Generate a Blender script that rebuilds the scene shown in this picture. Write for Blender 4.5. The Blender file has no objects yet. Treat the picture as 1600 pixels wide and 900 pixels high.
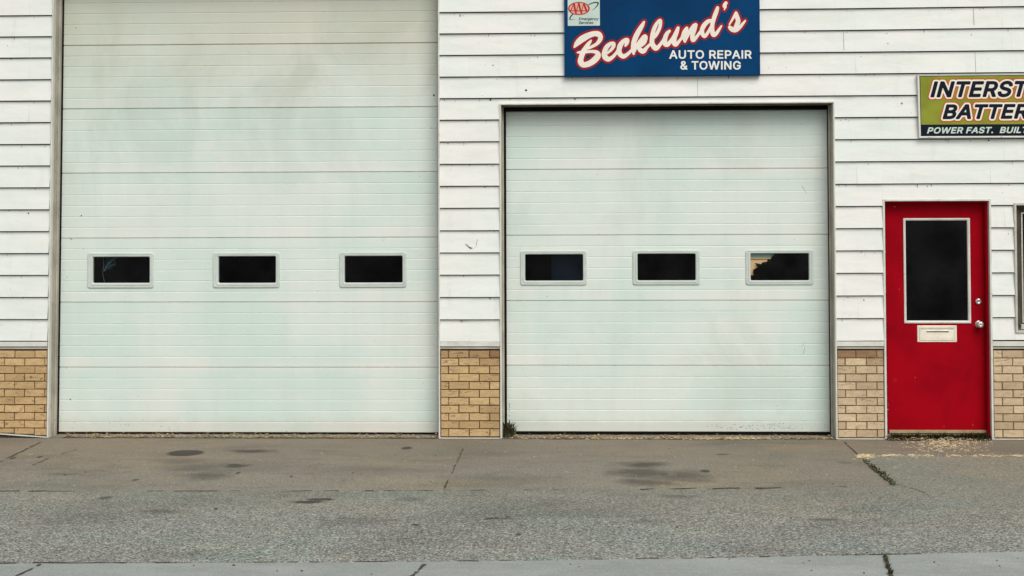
import bpy, bmesh, math, random
import numpy as np
from mathutils import Vector, Matrix
random.seed(7)
SC = bpy.context.scene
COL = SC.collection

# ------------------------------------------------------------------ camera
F_PX, DIST = 2220.0, 12.0
YAW, PIT, ROL = -0.0357087, 0.0278059, -0.0038765
CX, CY, CAM_H = 833.886, 257.056, 1.97411
_F = Vector((math.sin(YAW)*math.cos(PIT), math.cos(YAW)*math.cos(PIT), math.sin(PIT)))
_R0 = Vector((math.cos(YAW), -math.sin(YAW), 0))
_U0 = _R0.cross(_F)
_R = math.cos(ROL)*_R0 + math.sin(ROL)*_U0
_U = -math.sin(ROL)*_R0 + math.cos(ROL)*_U0
_C = Vector((0, -DIST, CAM_H))
cam_d = bpy.data.cameras.new('camera')
cam = bpy.data.objects.new('camera', cam_d); COL.objects.link(cam)
m = Matrix((( _R.x, _U.x, -_F.x, _C.x), (_R.y, _U.y, -_F.y, _C.y), (_R.z, _U.z, -_F.z, _C.z), (0, 0, 0, 1)))
cam.matrix_world = m
cam_d.sensor_width = 36.0
cam_d.lens = F_PX/1600*36
cam_d.shift_x = -(CX-800)/1600
cam_d.shift_y = (CY-450)/1600
cam_d.clip_start, cam_d.clip_end = 0.1, 2000
SC.camera = cam

# ------------------------------------------------------------------ world and sun (bright overcast)
w = bpy.data.worlds.new('World'); SC.world = w; w.use_nodes = True
wn = w.node_tree; bg = wn.nodes['Background']
sky = wn.nodes.new('ShaderNodeTexSky'); sky.sky_type = 'NISHITA'; sky.sun_disc = False
SUN_AZ, SUN_EL = math.radians(22), math.radians(47)      # azimuth measured from straight behind the camera to its right
sky.sun_elevation = SUN_EL; sky.sun_rotation = math.pi - SUN_AZ
sky.air_density, sky.dust_density, sky.ozone_density = 1.0, 3.0, 1.0
hs = wn.nodes.new('ShaderNodeHueSaturation'); hs.inputs['Saturation'].default_value = 0.18
wn.links.new(sky.outputs[0], hs.inputs['Color']); wn.links.new(hs.outputs[0], bg.inputs[0])
bg.inputs[1].default_value = 0.10
sl = bpy.data.lights.new('sun', 'SUN'); sl.energy = 1.3; sl.angle = math.radians(40); sl.color = (1.0, 0.96, 0.89)
so = bpy.data.objects.new('sun', sl); COL.objects.link(so)
_sd = Vector((math.sin(SUN_AZ)*math.cos(SUN_EL), -math.cos(SUN_AZ)*math.cos(SUN_EL), math.sin(SUN_EL)))
so.rotation_euler = _sd.to_track_quat('Z', 'Y').to_euler()
so.location = _sd*30
vs = SC.view_settings
vs.view_transform = 'Standard'; vs.look = 'None'; vs.exposure = 0.37; vs.gamma = 1.0; vs.use_curve_mapping = False

# ------------------------------------------------------------------ measuring helpers
def _ray(px, py):
    return _F + _R*((px-CX)/F_PX) - _U*((py-CY)/F_PX)
def W(px, py, y=0.0):
    """point of the wall (or a plane parallel to it at depth y): world x, z"""
    d = _ray(px, py); t = (y-_C.y)/d.y; q = _C + d*t
    return q.x, q.z
def G(px, py, z=0.0):
    d = _ray(px, py); t = (z-_C.z)/d.z; q = _C + d*t
    return q.x, q.y

# ------------------------------------------------------------------ scene helpers
def tag(o, label=None, cat=None, group=None, kind=None):
    if label: o['label'] = label
    if cat: o['category'] = cat
    if group: o['group'] = group
    if kind: o['kind'] = kind
    return o
def empty(name, loc=(0, 0, 0)):
    o = bpy.data.objects.new(name, None); COL.objects.link(o); o.location = loc; o.empty_display_size = .2
    return o

class MB:
    def __init__(s): s.v = []; s.f = []; s.m = []; s.attr = []; s.a = 0.5
    def vert(s, p): s.v.append(tuple(p)); s.attr.append(s.a); return len(s.v)-1
    def face(s, idx, m=0): s.f.append(tuple(idx)); s.m.append(m)
    def quad(s, a, b, c, d, m=0):
        i = [s.vert(p) for p in (a, b, c, d)]; s.face(i, m)
    def poly(s, pts, m=0): s.face([s.vert(p) for p in pts], m)
    def box(s, x0, x1, y0, y1, z0, z1, m=0, ch=0.0):
        """box; ch chamfers the edges of its front (-y) face"""
        A = [s.vert(p) for p in ((x0+ch, y0, z0+ch), (x1-ch, y0, z0+ch), (x1-ch, y0, z1-ch), (x0+ch, y0, z1-ch))]
        B = [s.vert(p) for p in ((x0, y0+ch, z0), (x1, y0+ch, z0), (x1, y0+ch, z1), (x0, y0+ch, z1))] if ch else A
        Cc = [s.vert(p) for p in ((x0, y1, z0), (x1, y1, z0), (x1, y1, z1), (x0, y1, z1))]
        s.face(A, m)
        for k in range(4):
            n = (k+1) % 4
            if ch: s.face((B[k], B[n], A[n], A[k]), m)
            s.face((Cc[k], Cc[n], B[n], B[k]), m)
        s.face((Cc[3], Cc[2], Cc[1], Cc[0]), m)
    def ring(s, outer, inner, prof, m=0, cap=None, n=6, ro=.03, ri=.015):
        """frame between two rounded rectangles (x0,x1,z0,z1); prof = [(t, y)], t 0 outer .. 1 inner"""
        def rr(r, rad):
            x0, x1, z0, z1 = r; out = []
            for cx, cz, a0 in ((x1-rad, z1-rad, 0), (x0+rad, z1-rad, 90), (x0+rad, z0+rad, 180), (x1-rad, z0+rad, 270)):
                for k in range(n+1):
                    a = math.radians(a0+90*k/n); out.append((cx+rad*math.cos(a), cz+rad*math.sin(a)))
            return out
        O, I = rr(outer, ro), rr(inner, ri); N = len(O); rows = []
        for t, y in prof:
            rows.append([s.vert((O[k][0]*(1-t)+I[k][0]*t, y, O[k][1]*(1-t)+I[k][1]*t)) for k in range(N)])
        for a, b in zip(rows, rows[1:]):
            for k in range(N):
                n2 = (k+1) % N; s.face((a[n2], a[k], b[k], b[n2]), m)
        if cap is not None:
            s.face([s.vert((p[0], cap, p[1])) for p in reversed(I)], m)
    def lathe(s, c, prof, n=20, m=0):
        """surface of revolution about -y axis at centre c; prof = [(r, dy)]"""
        rows = []
        for r, dy in prof:
            rows.append([s.vert((c[0]+r*math.cos(2*math.pi*k/n), c[1]+dy, c[2]+r*math.sin(2*math.pi*k/n))) for k in range(n)])
        for a, b in zip(rows, rows[1:]):
            for k in range(n):
                s.face((a[k], a[(k+1) % n], b[(k+1) % n], b[k]), m)
        s.face(rows[-1], m)
    def build(s, name, mats, parent=None, smooth=False, origin=None):
        me = bpy.data.meshes.new(name); o = bpy.data.objects.new(name, me); COL.objects.link(o)
        vv = s.v
        if name in ('siding', 'door_frame', 'garage_door', 'wall'):      # the tall opening's left side is a little out of plumb
            vv = [(p[0]+.0098*max(0.0, p[2]-.9), p[1], p[2]) if abs(p[0]-X_L0-.02) < .08 else p for p in vv]
        if origin: vv = [(p[0]-origin[0], p[1]-origin[1], p[2]-origin[2]) for p in s.v]; o.location = origin
        me.from_pydata(vv, [], s.f)
        if not isinstance(mats, (list, tuple)): mats = [mats]
        for q in mats: me.materials.append(q)
        me.polygons.foreach_set('material_index', s.m)
        at = me.color_attributes.new('tone', 'FLOAT_COLOR', 'POINT')
        c = np.repeat(np.array(s.attr, dtype=np.float32)[:, None], 4, 1); c[:, 3] = 1
        at.data.foreach_set('color', c.ravel())
        if smooth: me.polygons.foreach_set('use_smooth', [True]*len(s.f))
        bm = bmesh.new(); bm.from_mesh(me); bmesh.ops.remove_doubles(bm, verts=bm.verts, dist=1e-5); bm.to_mesh(me); bm.free()
        me.update()
        if parent: o.parent = parent; o.matrix_parent_inverse = Matrix.Translation(-Vector(parent.location)) if parent.type == 'EMPTY' else Matrix()
        return o

# ------------------------------------------------------------------ materials
class NT:
    def __init__(s, name):
        s.mat = bpy.data.materials.new(name); s.mat.use_nodes = True
        s.t = s.mat.node_tree; s.b = s.t.nodes['Principled BSDF']; s.out = s.t.nodes['Material Output']
        tc = s.t.nodes.new('ShaderNodeNewGeometry'); s.pos = tc.outputs['Position']; s.island = tc.outputs['Random Per Island']
    def n(s, typ, ins=None, **kw):
        nd = s.t.nodes.new(typ)
        for k, v in kw.items(): setattr(nd, k, v)
        for k, v in (ins or {}).items(): s.put(nd.inputs[k], v)
        return nd
    def put(s, sock, v):
        if isinstance(v, bpy.types.NodeSocket): s.t.links.new(v, sock)
        else:
            if hasattr(sock.default_value, '__len__') and not hasattr(v, '__len__'): v = (v,)*len(sock.default_value)
            if hasattr(v, '__len__') and len(v) == 3 and len(sock.default_value) == 4: v = (*v, 1)
            sock.default_value = v
    def scale(s, vec): return s.n('ShaderNodeVectorMath', {0: s.pos, 1: vec}, operation='MULTIPLY').outputs[0]
    def noise(s, sc, det=4, rough=.55, vec=None, dist=0.0):
        return s.n('ShaderNodeTexNoise', {'Vector': vec or s.pos, 'Scale': sc, 'Detail': det, 'Roughness': rough, 'Distortion': dist}).outputs['Fac']
    def voro(s, sc, vec=None, feat='F1'):
        return s.n('ShaderNodeTexVoronoi', {'Vector': vec or s.pos, 'Scale': sc}, feature=feat)
    def mr(s, v, a, b, c=0.0, d=1.0, smooth=True):
        return s.n('ShaderNodeMapRange', {0: v, 1: a, 2: b, 3: c, 4: d}, interpolation_type='SMOOTHSTEP' if smooth else 'LINEAR').outputs[0]
    def math(s, op, a, b=0.0, clamp=False):
        return s.n('ShaderNodeMath', {0: a, 1: b}, operation=op, use_clamp=clamp).outputs[0]
    def mix(s, f, a, b, mode='MIX'):
        nd = s.n('ShaderNodeMix', data_type='RGBA', blend_type=mode)
        s.put(nd.inputs[0], f); s.put(nd.inputs[6], a); s.put(nd.inputs[7], b); return nd.outputs[2]
    def bump(s, h, strength=.3, dist=.004):
        bn = s.n('ShaderNodeBump', {'Height': h, 'Strength': strength, 'Distance': dist})
        s.t.links.new(bn.outputs[0], s.b.inputs['Normal'])
    def xyz(s): 
        q = s.n('ShaderNodeSeparateXYZ', {0: s.pos}).outputs; return q[0], q[1], q[2]
    def attr(s): return s.n('ShaderNodeAttribute', attribute_name='tone').outputs['Fac']
    def fin(s, col, rough=.6, spec=.4, metal=0.0):
        s.put(s.b.inputs['Base Color'], col); s.put(s.b.inputs['Roughness'], rough)
        s.b.inputs['Specular IOR Level'].default_value = spec; s.b.inputs['Metallic'].default_value = metal
        return s.mat

def mat_plain(name, col, rough=.5, var=.12, sc=6.0, spec=.4, metal=0.0, grime=None, g_amt=.5):
    t = NT(name)
    f = t.mr(t.noise(sc, 5), .3, .7)
    c = t.mix(f, tuple(x*(1-var) for x in col), tuple(min(1, x*(1+var*.6)) for x in col))
    if grime:
        g = t.mr(t.noise(sc*2.3, 6, .7), .55, .75)
        c = t.mix(t.math('MULTIPLY', g, g_amt), c, grime)
    return t.fin(c, rough, spec, metal)

def mat_siding():
    t = NT('white_lap_siding')
    x, y, z = t.xyz()
    n1 = t.mr(t.noise(1.1, 3), .35, .7)
    c = t.mix(n1, (.80, .785, .745), (.735, .785, .74))
    n2 = t.mr(t.noise(5.0, 5, .6, t.scale((.35, 1, 1.6))), .38, .75)
    c = t.mix(t.math('MULTIPLY', n2, .5), c, (.62, .675, .61))
    n3 = t.mr(t.noise(3.0, 6, .65, t.scale((2.5, 1, .5))), .55, .8)
    c = t.mix(t.math('MULTIPLY', n3, .34), c, (.52, .50, .44))
    n4 = t.mr(t.noise(60, 3, .5), .70, .78)
    c = t.mix(t.math('MULTIPLY', n4, .35), c, (.33, .33, .28))
    t.bump(t.math('ADD', t.noise(14, 4), t.math('MULTIPLY', t.noise(2.2, 3, .5, t.scale((1, 1, 2.5))), 5.0)), .22, .008)
    return t.fin(c, .5, .3)

def mat_door(name, dark_top):
    t = NT(name)
    x, y, z = t.xyz()
    n1 = t.mr(t.noise(.9, 3), .35, .68)
    c = t.mix(n1, (.69, .745, .69), (.595, .715, .655))
    n0 = t.mr(t.noise(2.6, 4, .6, t.scale((.8, 1, 2.2))), .52, .72)
    c = t.mix(t.math('MULTIPLY', n0, .28), c, (.765, .74, .70))
    # each rib differs a little in tone: lowest of a section lightest, topmost darkest
    tone = t.attr()
    wob = t.mr(t.noise(1.4, 4, .6, t.scale((1, 1, .2))), .30, .62)
    c = t.mix(t.math('MULTIPLY', t.mr(tone, .5, 1.0), wob), c, (.81, .775, .72))
    c = t.mix(t.math('MULTIPLY', t.mr(tone, .5, 0.0), wob), c, (.52, .66, .58))
    # rain streaks and clouded dirt over the sheet metal
    st = t.mr(t.noise(2.2, 6, .65, t.scale((3.2, 1, .35))), .42, .75)
    c = t.mix(t.math('MULTIPLY', st, .20), c, (.50, .60, .54))
    cl = t.mr(t.noise(1.5, 5, .62, t.scale((1.0, 1, .75)), .6), .46, .70)
    if dark_top:
        up = t.mr(z, 1.1, 3.5)
        c = t.mix(t.math('MULTIPLY', cl, t.math('MULTIPLY', up, .52)), c, (.44, .52, .455))
        tp = t.mr(t.math('ADD', z, t.math('MULTIPLY', t.noise(1.3, 4, .6, t.scale((1.6, 1, .6))), 1.1)), 3.1, 4.3)  # duller and yellower towards the top
        c = t.mix(t.math('MULTIPLY', tp, .55), c, (.52, .49, .36))
    else:
        c = t.mix(t.math('MULTIPLY', cl, .25), c, (.47, .50, .44))
    low = t.mr(t.math('SUBTRACT', z, t.math('MULTIPLY', t.noise(9, 5, .7), .16)), .0, .10, 1.0, 0.0)
    c = t.mix(t.math('MULTIPLY', low, .25), c, (.44, .40, .32))
    sp = t.mr(t.noise(75, 2, .5), .72, .78)
    c = t.mix(t.math('MULTIPLY', sp, .25), c, (.30, .31, .27))
    t.bump(t.noise(2.2, 3), .25, .02)
    return t.fin(c, t.mr(t.noise(4, 4), .3, .7, .42, .6), .3)

def mat_brick(name, a, b, dark):
    t = NT(name)
    tone = t.attr()
    c = t.mix(t.mr(t.island, 0, 1, smooth=False), a, b)
    n = t.mr(t.noise(38, 6, .75, t.scale((.6, 1, 1.4))), .38, .66)
    c = t.mix(t.math('MULTIPLY', n, .6), c, tuple(q*.58 for q in a))
    bl = t.mr(t.noise(3.5, 4, .6), .45, .7)
    c = t.mix(t.math('MULTIPLY', bl, .3), c, tuple(q*.55 for q in b))
    sl = t.mr(t.noise(42, 4, .65, t.scale((.30, 1, 1.2)), 1.2), .56, .68)
    c = t.mix(t.math('MULTIPLY', sl, .8), c, dark)
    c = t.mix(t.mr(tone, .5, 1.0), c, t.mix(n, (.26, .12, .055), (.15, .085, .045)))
    t.bump(t.noise(60, 5, .7), .6, .006)
    return t.fin(c, .85, .2)

def mat_ground(name, a, b, speck=0.0, speck_sc=90, stains=(), tint=None, bump=.4, fine=.25, tr=(-1.6, .9, 1.6), hues=None):
    t = NT(name)
    n1 = t.mr(t.noise(.55, 5, .6), .32, .68)
    c = t.mix(n1, a, b)
    n2 = t.mr(t.noise(3.2, 6, .68, t.scale((.55, 1.0, 1))), .38, .72)
    c = t.mix(t.math('MULTIPLY', n2, .52), c, tuple(q*.60 for q in a))
    n5 = t.mr(t.noise(1.7, 5, .6, t.scale((.6, 1.5, 1)), 1.0), .5, .72)
    c = t.mix(t.math('MULTIPLY', n5, .34), c, tuple(min(1, q*1.35) for q in b))
    fn = t.noise(110, 3, .7)
    c = t.mix(fine, c, t.mix(t.mr(fn, .3, .7), tuple(q*.45 for q in a), tuple(min(1, q*1.7) for q in b)))
    h = fn
    if speck:
        v = t.voro(speck_sc)
        vc = t.n('ShaderNodeSeparateColor', {0: v.outputs['Color']}).outputs[0]
        c = t.mix(t.math('MULTIPLY', t.mr(vc, .62, .95), speck), c, tuple(min(1, q*2.0) for q in b))
        c = t.mix(t.math('MULTIPLY', t.mr(vc, .34, .05), speck), c, tuple(q*.30 for q in a))
        h = t.math('ADD', fn, v.outputs['Distance'])
    if tint:   # browner leaf and rust dirt gathered along the wall
        x, y, z = t.xyz()
        f = t.mr(t.math('ADD', y, t.math('MULTIPLY', t.noise(1.2, 5, .6), tr[2])), tr[0], tr[1])
        c = t.mix(t.math('MULTIPLY', f, .6), c, tint)
    if hues:      # patches where the surface has weathered to another grey
        for k, (hc, sc_) in enumerate(hues):
            hv = t.n('ShaderNodeVectorMath', {0: t.pos, 1: (3.7*k+1.3, 9.1*k, 2.0*k)}, operation='ADD').outputs[0]
            hn = t.mr(t.noise(sc_, 5, .65, t.n('ShaderNodeVectorMath', {0: hv, 1: (.6, 1.2, 1)}, operation='MULTIPLY').outputs[0], .4), .48, .68)
            c = t.mix(t.math('MULTIPLY', hn, .8), c, t.mix(1.0, c, hc, 'MULTIPLY'))
    if stains:
        warp = t.n('ShaderNodeTexNoise', {'Vector': t.pos, 'Scale': 5.0, 'Detail': 5.0, 'Roughness': .6}).outputs['Color']
        off = t.n('ShaderNodeVectorMath', {0: warp, 1: (.5, .5, .5)}, operation='SUBTRACT').outputs[0]
        tot = None
        for (cx, cy, rx, ry, k, soft, wob) in stains:
            p = t.n('ShaderNodeVectorMath', {0: off, 1: (wob*rx*2.2, wob*ry*2.2, 0), 2: t.pos}, operation='MULTIPLY_ADD').outputs[0]
            p = t.n('ShaderNodeVectorMath', {0: p, 1: (cx, cy, 0)}, operation='SUBTRACT').outputs[0]
            p = t.n('ShaderNodeVectorMath', {0: p, 1: (1/rx, 1/ry, 0)}, operation='MULTIPLY').outputs[0]
            l = t.n('ShaderNodeVectorMath', {0: p}, operation='LENGTH').outputs['Value']
            f = t.mr(l, 1-soft, 1+soft*.5, k, 0)
            tot = f if tot is None else t.math('MAXIMUM', tot, f)
        tot = t.math('MULTIPLY', tot, t.mr(fn, .2, .7, .8, 1.0))
        c = t.mix(tot, c, (.035, .032, .028))
    t.bump(h, bump, .004)
    return t.fin(c, .88, .25)

def mat_ramp_island(name, cols, rough=.8, trans=0.0):
    t = NT(name)
    r = t.n('ShaderNodeValToRGB', {0: t.island}); cr = r.color_ramp
    cr.elements[0].color = (*cols[0], 1); cr.elements[1].color = (*cols[-1], 1)
    for k, c in enumerate(cols[1:-1]):
        e = cr.elements.new((k+1)/(len(cols)-1)); e.color = (*c, 1)
    return t.fin(r.outputs[0], rough, .2)

def mat_glass(name, tint=.30, refl=.035, rough=.03):
    t = NT(name)
    tr = t.n('ShaderNodeBsdfTransparent', {'Color': (tint, tint*1.04, tint*1.02)})
    gl = t.n('ShaderNodeBsdfGlossy', {'Color': (.8, .85, .85), 'Roughness': rough})
    lw = t.n('ShaderNodeLayerWeight', {'Blend': .25})
    fac = t.math('ADD', t.math('MULTIPLY', lw.outputs['Facing'], .3), t.mr(t.noise(3, 4), .3, .7, refl*.4, refl*1.2))
    mx = t.n('ShaderNodeMixShader', {0: fac}); t.t.links.new(tr.outputs[0], mx.inputs[1]); t.t.links.new(gl.outputs[0], mx.inputs[2])
    t.t.links.new(mx.outputs[0], t.out.inputs[0])
    return t.mat

def stain(px, py, rx, ry, k=.6, soft=.6, wob=.5):
    k = min(.92, k*1.3); x, y = G(px, py); x1, _ = G(px+rx, py); _, ya = G(px, py-ry); _, yb = G(px, py+ry)
    return (x, y, abs(x1-x), abs(ya-yb)/2, k, soft, wob)

APRON_ST = [stain(289, 708, 30, 4.8, .80, .12, .15), stain(392, 705, 38, 3.2, .62, .6, .9), stain(280, 720, 45, 6, .30, .8),
            stain(368, 728, 24, 3.5, .66, .7, .9), stain(324, 743, 42, 8, .46, .8), stain(310, 731, 70, 8, .28, .9),
            stain(372, 739, 3.5, 2, .8, .4), stain(1004, 726, 42, 5, .62, .8, .9), stain(1000, 739, 52, 10, .55, .9, .9),
            stain(1010, 754, 50, 6, .50, .8, .9), stain(1070, 744, 58, 9, .50, .9, .9), stain(1101, 736, 9, 2.5, .8, .5, .6),
            stain(1036, 741, 12, 3, .55, .6), stain(1130, 710, 14, 1.5, .5, .7), stain(1320, 723, 12, 2, .25, .6), stain(636, 700, 8, 2.4, .75, .4, .9),
            stain(98, 741, 30, 2, .3, .8), stain(212, 750, 6, 1.6, .6, .5), stain(20, 716, 4, 1.8, .7, .4), stain(62, 714, 4, 1.8, .8, .4), stain(560, 735, 80, 8, .16, .9), stain(800, 748, 90, 9, .15, .9)]
ASPH_ST = [stain(478, 784, 24, 2.6, .85, .3, .9), stain(502, 780, 26, 2.4, .85, .3, .9), stain(165, 778, 12, 3, .6, .6), stain(250, 800, 40, 4, .4, .9), stain(1290, 812, 24, 2.2, .5, .6),
           stain(650, 820, 7, 1.6, .7, .5), stain(810, 835, 6, 1.8, .75, .4), stain(640, 780, 25, 4, .35, .8), stain(780, 810, 30, 2, .4, .7), stain(130, 810, 90, 14, .22, .9),
           stain(560, 815, 70, 9, .25, .9), stain(1010, 815, 25, 4, .3, .8), stain(1180, 860, 70, 7, .2, .9), stain(300, 865, 90, 9, .2, .9), stain(1060, 776, 30, 3, .35, .8)]

M = {}
M['siding'] = mat_siding()
M['door_old'] = mat_door('weathered_white_sheet_steel', True)
M['door_new'] = mat_door('white_sheet_steel', False)
M['trim'] = mat_plain('white_trim_paint', (.66, .66, .60), .5, .10, 8, .3, 0, (.40, .38, .30), .55)
M['jamb'] = mat_plain('weathered_grey_jamb', (.44, .405, .335), .7, .22, 5, .2, 0, (.22, .185, .13), .6)
M['jamb_brown'] = mat_plain('brown_stained_jamb', (.17, .135, .085), .7, .3, 7, .2, 0, (.06, .045, .03), .7)
M['rubber'] = mat_plain('black_weatherstrip', (.009, .008, .007), .8, .2, 6, .08)
M['grime'] = mat_plain('dark_grime', (.085, .08, .065), .9, .3)
M['frame_pale'] = mat_plain('pale_window_frame_plastic', (.56, .615, .57), .42, .06, 9, .4)
M['glass'] = mat_glass('dirty_dark_glass', .30, .06)
M['glass_dark'] = mat_glass('dark_tint_glass', .035, .07)  # darker tint so the board behind does not show through
M['interior'] = mat_plain('dark_workshop_paint', (.03, .03, .03), .8, .2)
M['brick_tan'] = mat_brick('yellow_tan_brick', (.68, .475, .240), (.49, .325, .155), (.12, .08, .05))
M['brick_pale'] = mat_brick('pale_buff_brick', (.72, .56, .36), (.52, .39, .24), (.22, .155, .10))
M['mortar'] = mat_plain('dark_brown_mortar', (.115, .085, .052), .95, .3, 30)
M['mortar_pale'] = mat_plain('brown_mortar', (.20, .15, .10), .95, .3, 30)
def _red():
    t = NT('red_door_paint')
    n1 = t.mr(t.noise(2.2, 4, .6), .35, .7)
    c = t.mix(n1, (.35, .002, .009), (.255, .0018, .008))
    n2 = t.mr(t.noise(2.5, 5, .6, t.scale((3, 1, .7))), .5, .75)
    c = t.mix(t.math('MULTIPLY', n2, .35), c, (.20, .002, .008))
    n3 = t.mr(t.noise(9, 5, .7, t.scale((1, 1, .6))), .66, .8)
    c = t.mix(t.math('MULTIPLY', n3, .3), c, (.58, .06, .05))
    t.bump(t.noise(3, 3), .12, .01)
    return t.fin(c, .5, .025)
M['red'] = _red()
M['cream'] = mat_plain('cream_enamel', (.82, .77, .64), .45, .08, 12, .4, 0, (.4, .33, .2), .4)
M['tan_metal'] = mat_plain('tan_door_sweep', (.36, .275, .15), .6, .2, 12, .2, 0, (.25, .18, .1), .5)
M['steel'] = mat_plain('satin_steel', (.62, .60, .56), .3, .1, 20, .5, .9)
M['alu'] = mat_plain('dull_aluminium', (.55, .55, .50), .45, .12, 14, .5, .35, (.2, .19, .16), .5)
M['bronze'] = mat_plain('brown_window_frame', (.08, .062, .038), .6, .25, 8, .3)
M['roof'] = mat_plain('dark_roofing', (.08, .08, .08), .9, .2)
M['apron'] = mat_ground('stained_concrete', (.195, .180, .145), (.240, .227, .190), .34, 120, APRON_ST, (.195, .158, .115), .35, .48, (-1.9, .8, 1.6), [((.80, .86, .84), .9), ((1.16, 1.05, .90), 1.3), ((.78, .76, .76), 1.9)])
M['asphalt'] = mat_ground('worn_grey_asphalt', (.180, .178, .156), (.240, .244, .222), .85, 105, ASPH_ST, (.205, .188, .142), .6, .42, (-3.2, -1.0, 1.0), [((.84, 1.0, .99), 1.2), ((.74, .73, .72), .8), ((1.22, 1.16, 1.08), 1.6)])
M['sidewalk'] = mat_ground('pale_sidewalk_concrete', (.29, .312, .295), (.33, .352, .335), .10, 120, (), None, .2, .16)
M['road'] = mat_ground('road_asphalt', (.05, .05, .05), (.065, .065, .062), .4, 70)
M['crack'] = mat_plain('joint_dirt_and_gap_shade', (.07, .058, .042), .95, .4, 20)  # also colours the painted shade below the left brick
M['litter'] = mat_ramp_island('dry_fallen_leaves', [(.20, .10, .05), (.36, .22, .11), (.55, .42, .22), (.16, .09, .05), (.62, .52, .32), (.10, .07, .045)])
M['straw'] = mat_ramp_island('bleached_straw', [(.78, .63, .36), (.56, .41, .20), (.82, .72, .48), (.42, .29, .14)])
M['weed'] = mat_ramp_island('dusty_weed_leaves', [(.022, .028, .013), (.045, .055, .022), (.085, .085, .035), (.035, .036, .022), (.15, .12, .055), (.05, .06, .028)])
M['sign_blue'] = mat_plain('blue_sign_enamel', (.000, .043, .135), .55, .22, 2, .08)
M['sign_white'] = mat_plain('white_sign_vinyl', (.80, .80, .74), .55, .04, 9, .08)
M['sign_cream'] = mat_plain('cream_sign_vinyl', (.84, .78, .68), .55, .05, 9, .08)
M['sign_red'] = mat_plain('dark_red_sign_vinyl', (.33, .018, .022), .55, .12, 9, .08)
M['sign_mint'] = mat_plain('pale_sticker', (.56, .67, .60), .55, .06, 12, .08)
M['sticker_red'] = mat_plain('sticker_red', (.45, .03, .03), .55, .08, 12, .08)
M['sticker_pink'] = mat_plain('sticker_faded_oval', (.70, .42, .33), .55, .12, 25, .08)
M['sticker_navy'] = mat_plain('sticker_navy', (.02, .055, .085), .55, .08, 12, .08)
M['sign_olive'] = mat_plain('olive_green_sign_enamel', (.255, .28, .035), .55, .16, 5, .08, 0, (.30, .22, .05), .35)
M['sign_black'] = mat_plain('blue_black_sign_vinyl', (.008, .012, .022), .55, .1, 9, .08)
M['sign_orange'] = mat_plain('orange_sign_vinyl', (.55, .09, .018), .55, .12, 12, .08)
M['reflection_blue'] = mat_plain('blue_pane_reflection', (.45, .78, .85), .35, .3, 14)
M['reflection_teal'] = mat_plain('teal_pane_reflection', (.12, .30, .36), .5, .5, 25)
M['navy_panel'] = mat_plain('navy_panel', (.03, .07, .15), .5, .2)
M['cardboard'] = mat_plain('tan_board', (.62, .42, .22), .8, .1)
M['teal_panel'] = mat_plain('teal_board', (.22, .36, .31), .8, .1)

# ------------------------------------------------------------------ lap lines of the siding (measured, slightly crooked like the real boards)
LX = [-4.75, -0.97, 2.28, 3.5]
LZ = [(3.611, 3.606, 3.609, 3.614), (3.429, 3.424, 3.426, 3.433), (3.247, 3.241, 3.242, 3.245), (3.06, 3.057, 3.059, 3.061), (2.877, 2.874, 2.876, 2.877), (2.692, 2.691, 2.693, 2.694),
      (2.505, 2.507, 2.508, 2.508), (2.321, 2.317, 2.322, 2.323), (2.134, 2.131, 2.134, 2.136), (1.946, 1.945, 1.948, 1.952), (1.76, 1.755, 1.763, 1.766), (1.573, 1.568, 1.577, 1.579),
      (1.387, 1.381, 1.39, 1.391), (1.199, 1.193, 1.201, 1.204), (1.012, 1.005, 1.012, 1.02), (0.827, 0.818, 0.824, 0.83)]
def lap(i, x):
    """height of lap line i (0 = topmost in the photo, negative = above it)"""
    if i < 0: return lap(0, x) - .184*i
    return float(np.interp(x, LX, LZ[i]))

BX0, BX1, BTOP, BDEEP = -9.0, 7.5, 5.3, 9.0     # extents of the building beyond the frame
DP = 0.17                                        # depth of the garage doors behind the wall face
X_L0 = W(75.5, 500)[0]; X_L1 = W(687.5, 300)[0]  # left opening (outside of its trim)
X_R0 = W(781, 400)[0]; X_R1 = W(1305.5, 400)[0]
X_E0 = W(1380, 480)[0]; X_E1 = W(1549.5, 480)[0]
X_W0 = W(1584, 420)[0]; X_W1 = X_W0 + 1.25
Z_LT = W(390, -46)[1]; Z_RT = W(1040, 160.3)[1]; Z_ET = W(1465, 311)[1]
Z_WT = W(1590, 317)[1]; Z_WB = W(1590, 520)[1]
Z_BR = 0.752                                     # top of the brick base
TW = .013                                        # width of the white edge trims

garage = empty('garage_building', (0, 0, 0))
tag(garage, 'white lap sided garage with tan brick base, two garage doors and a red door', 'building')

# ------------------------------------------------------------------ siding
holes = [(X_L0, X_L1, 0, Z_LT), (X_R0, X_R1, 0, Z_RT), (X_E0, X_E1, 0, Z_ET), (X_W0, X_W1, Z_WB, Z_WT)]
sd = MB(); rs0 = random.Random(8)
def course(x0, x1, zb0, zb1, zt0, zt1):
    """one board: thick butt at the bottom, a dark undercut below it where it laps the next board"""
    yb, yt = -.023+rs0.gauss(0, .0012), -.003
    sd.quad((x0, yb, zb0), (x1, yb, zb1), (x1, yt, zt1), (x0, yt, zt0))                 # face
    sd.quad((x0, .0, zb0), (x1, .0, zb1), (x1, yb, zb1), (x0, yb, zb0))                 # butt underside
    g = .010
    sd.quad((x0, .004, zt0), (x1, .004, zt1), (x1, .004, zt1+g), (x0, .004, zt0+g), 1)  # recess strip, lap shade painted dark
    sd.quad((x0, yt, zt0), (x1, yt, zt1), (x1, .004, zt1), (x0, .004, zt0))
GAP = .0085
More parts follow.
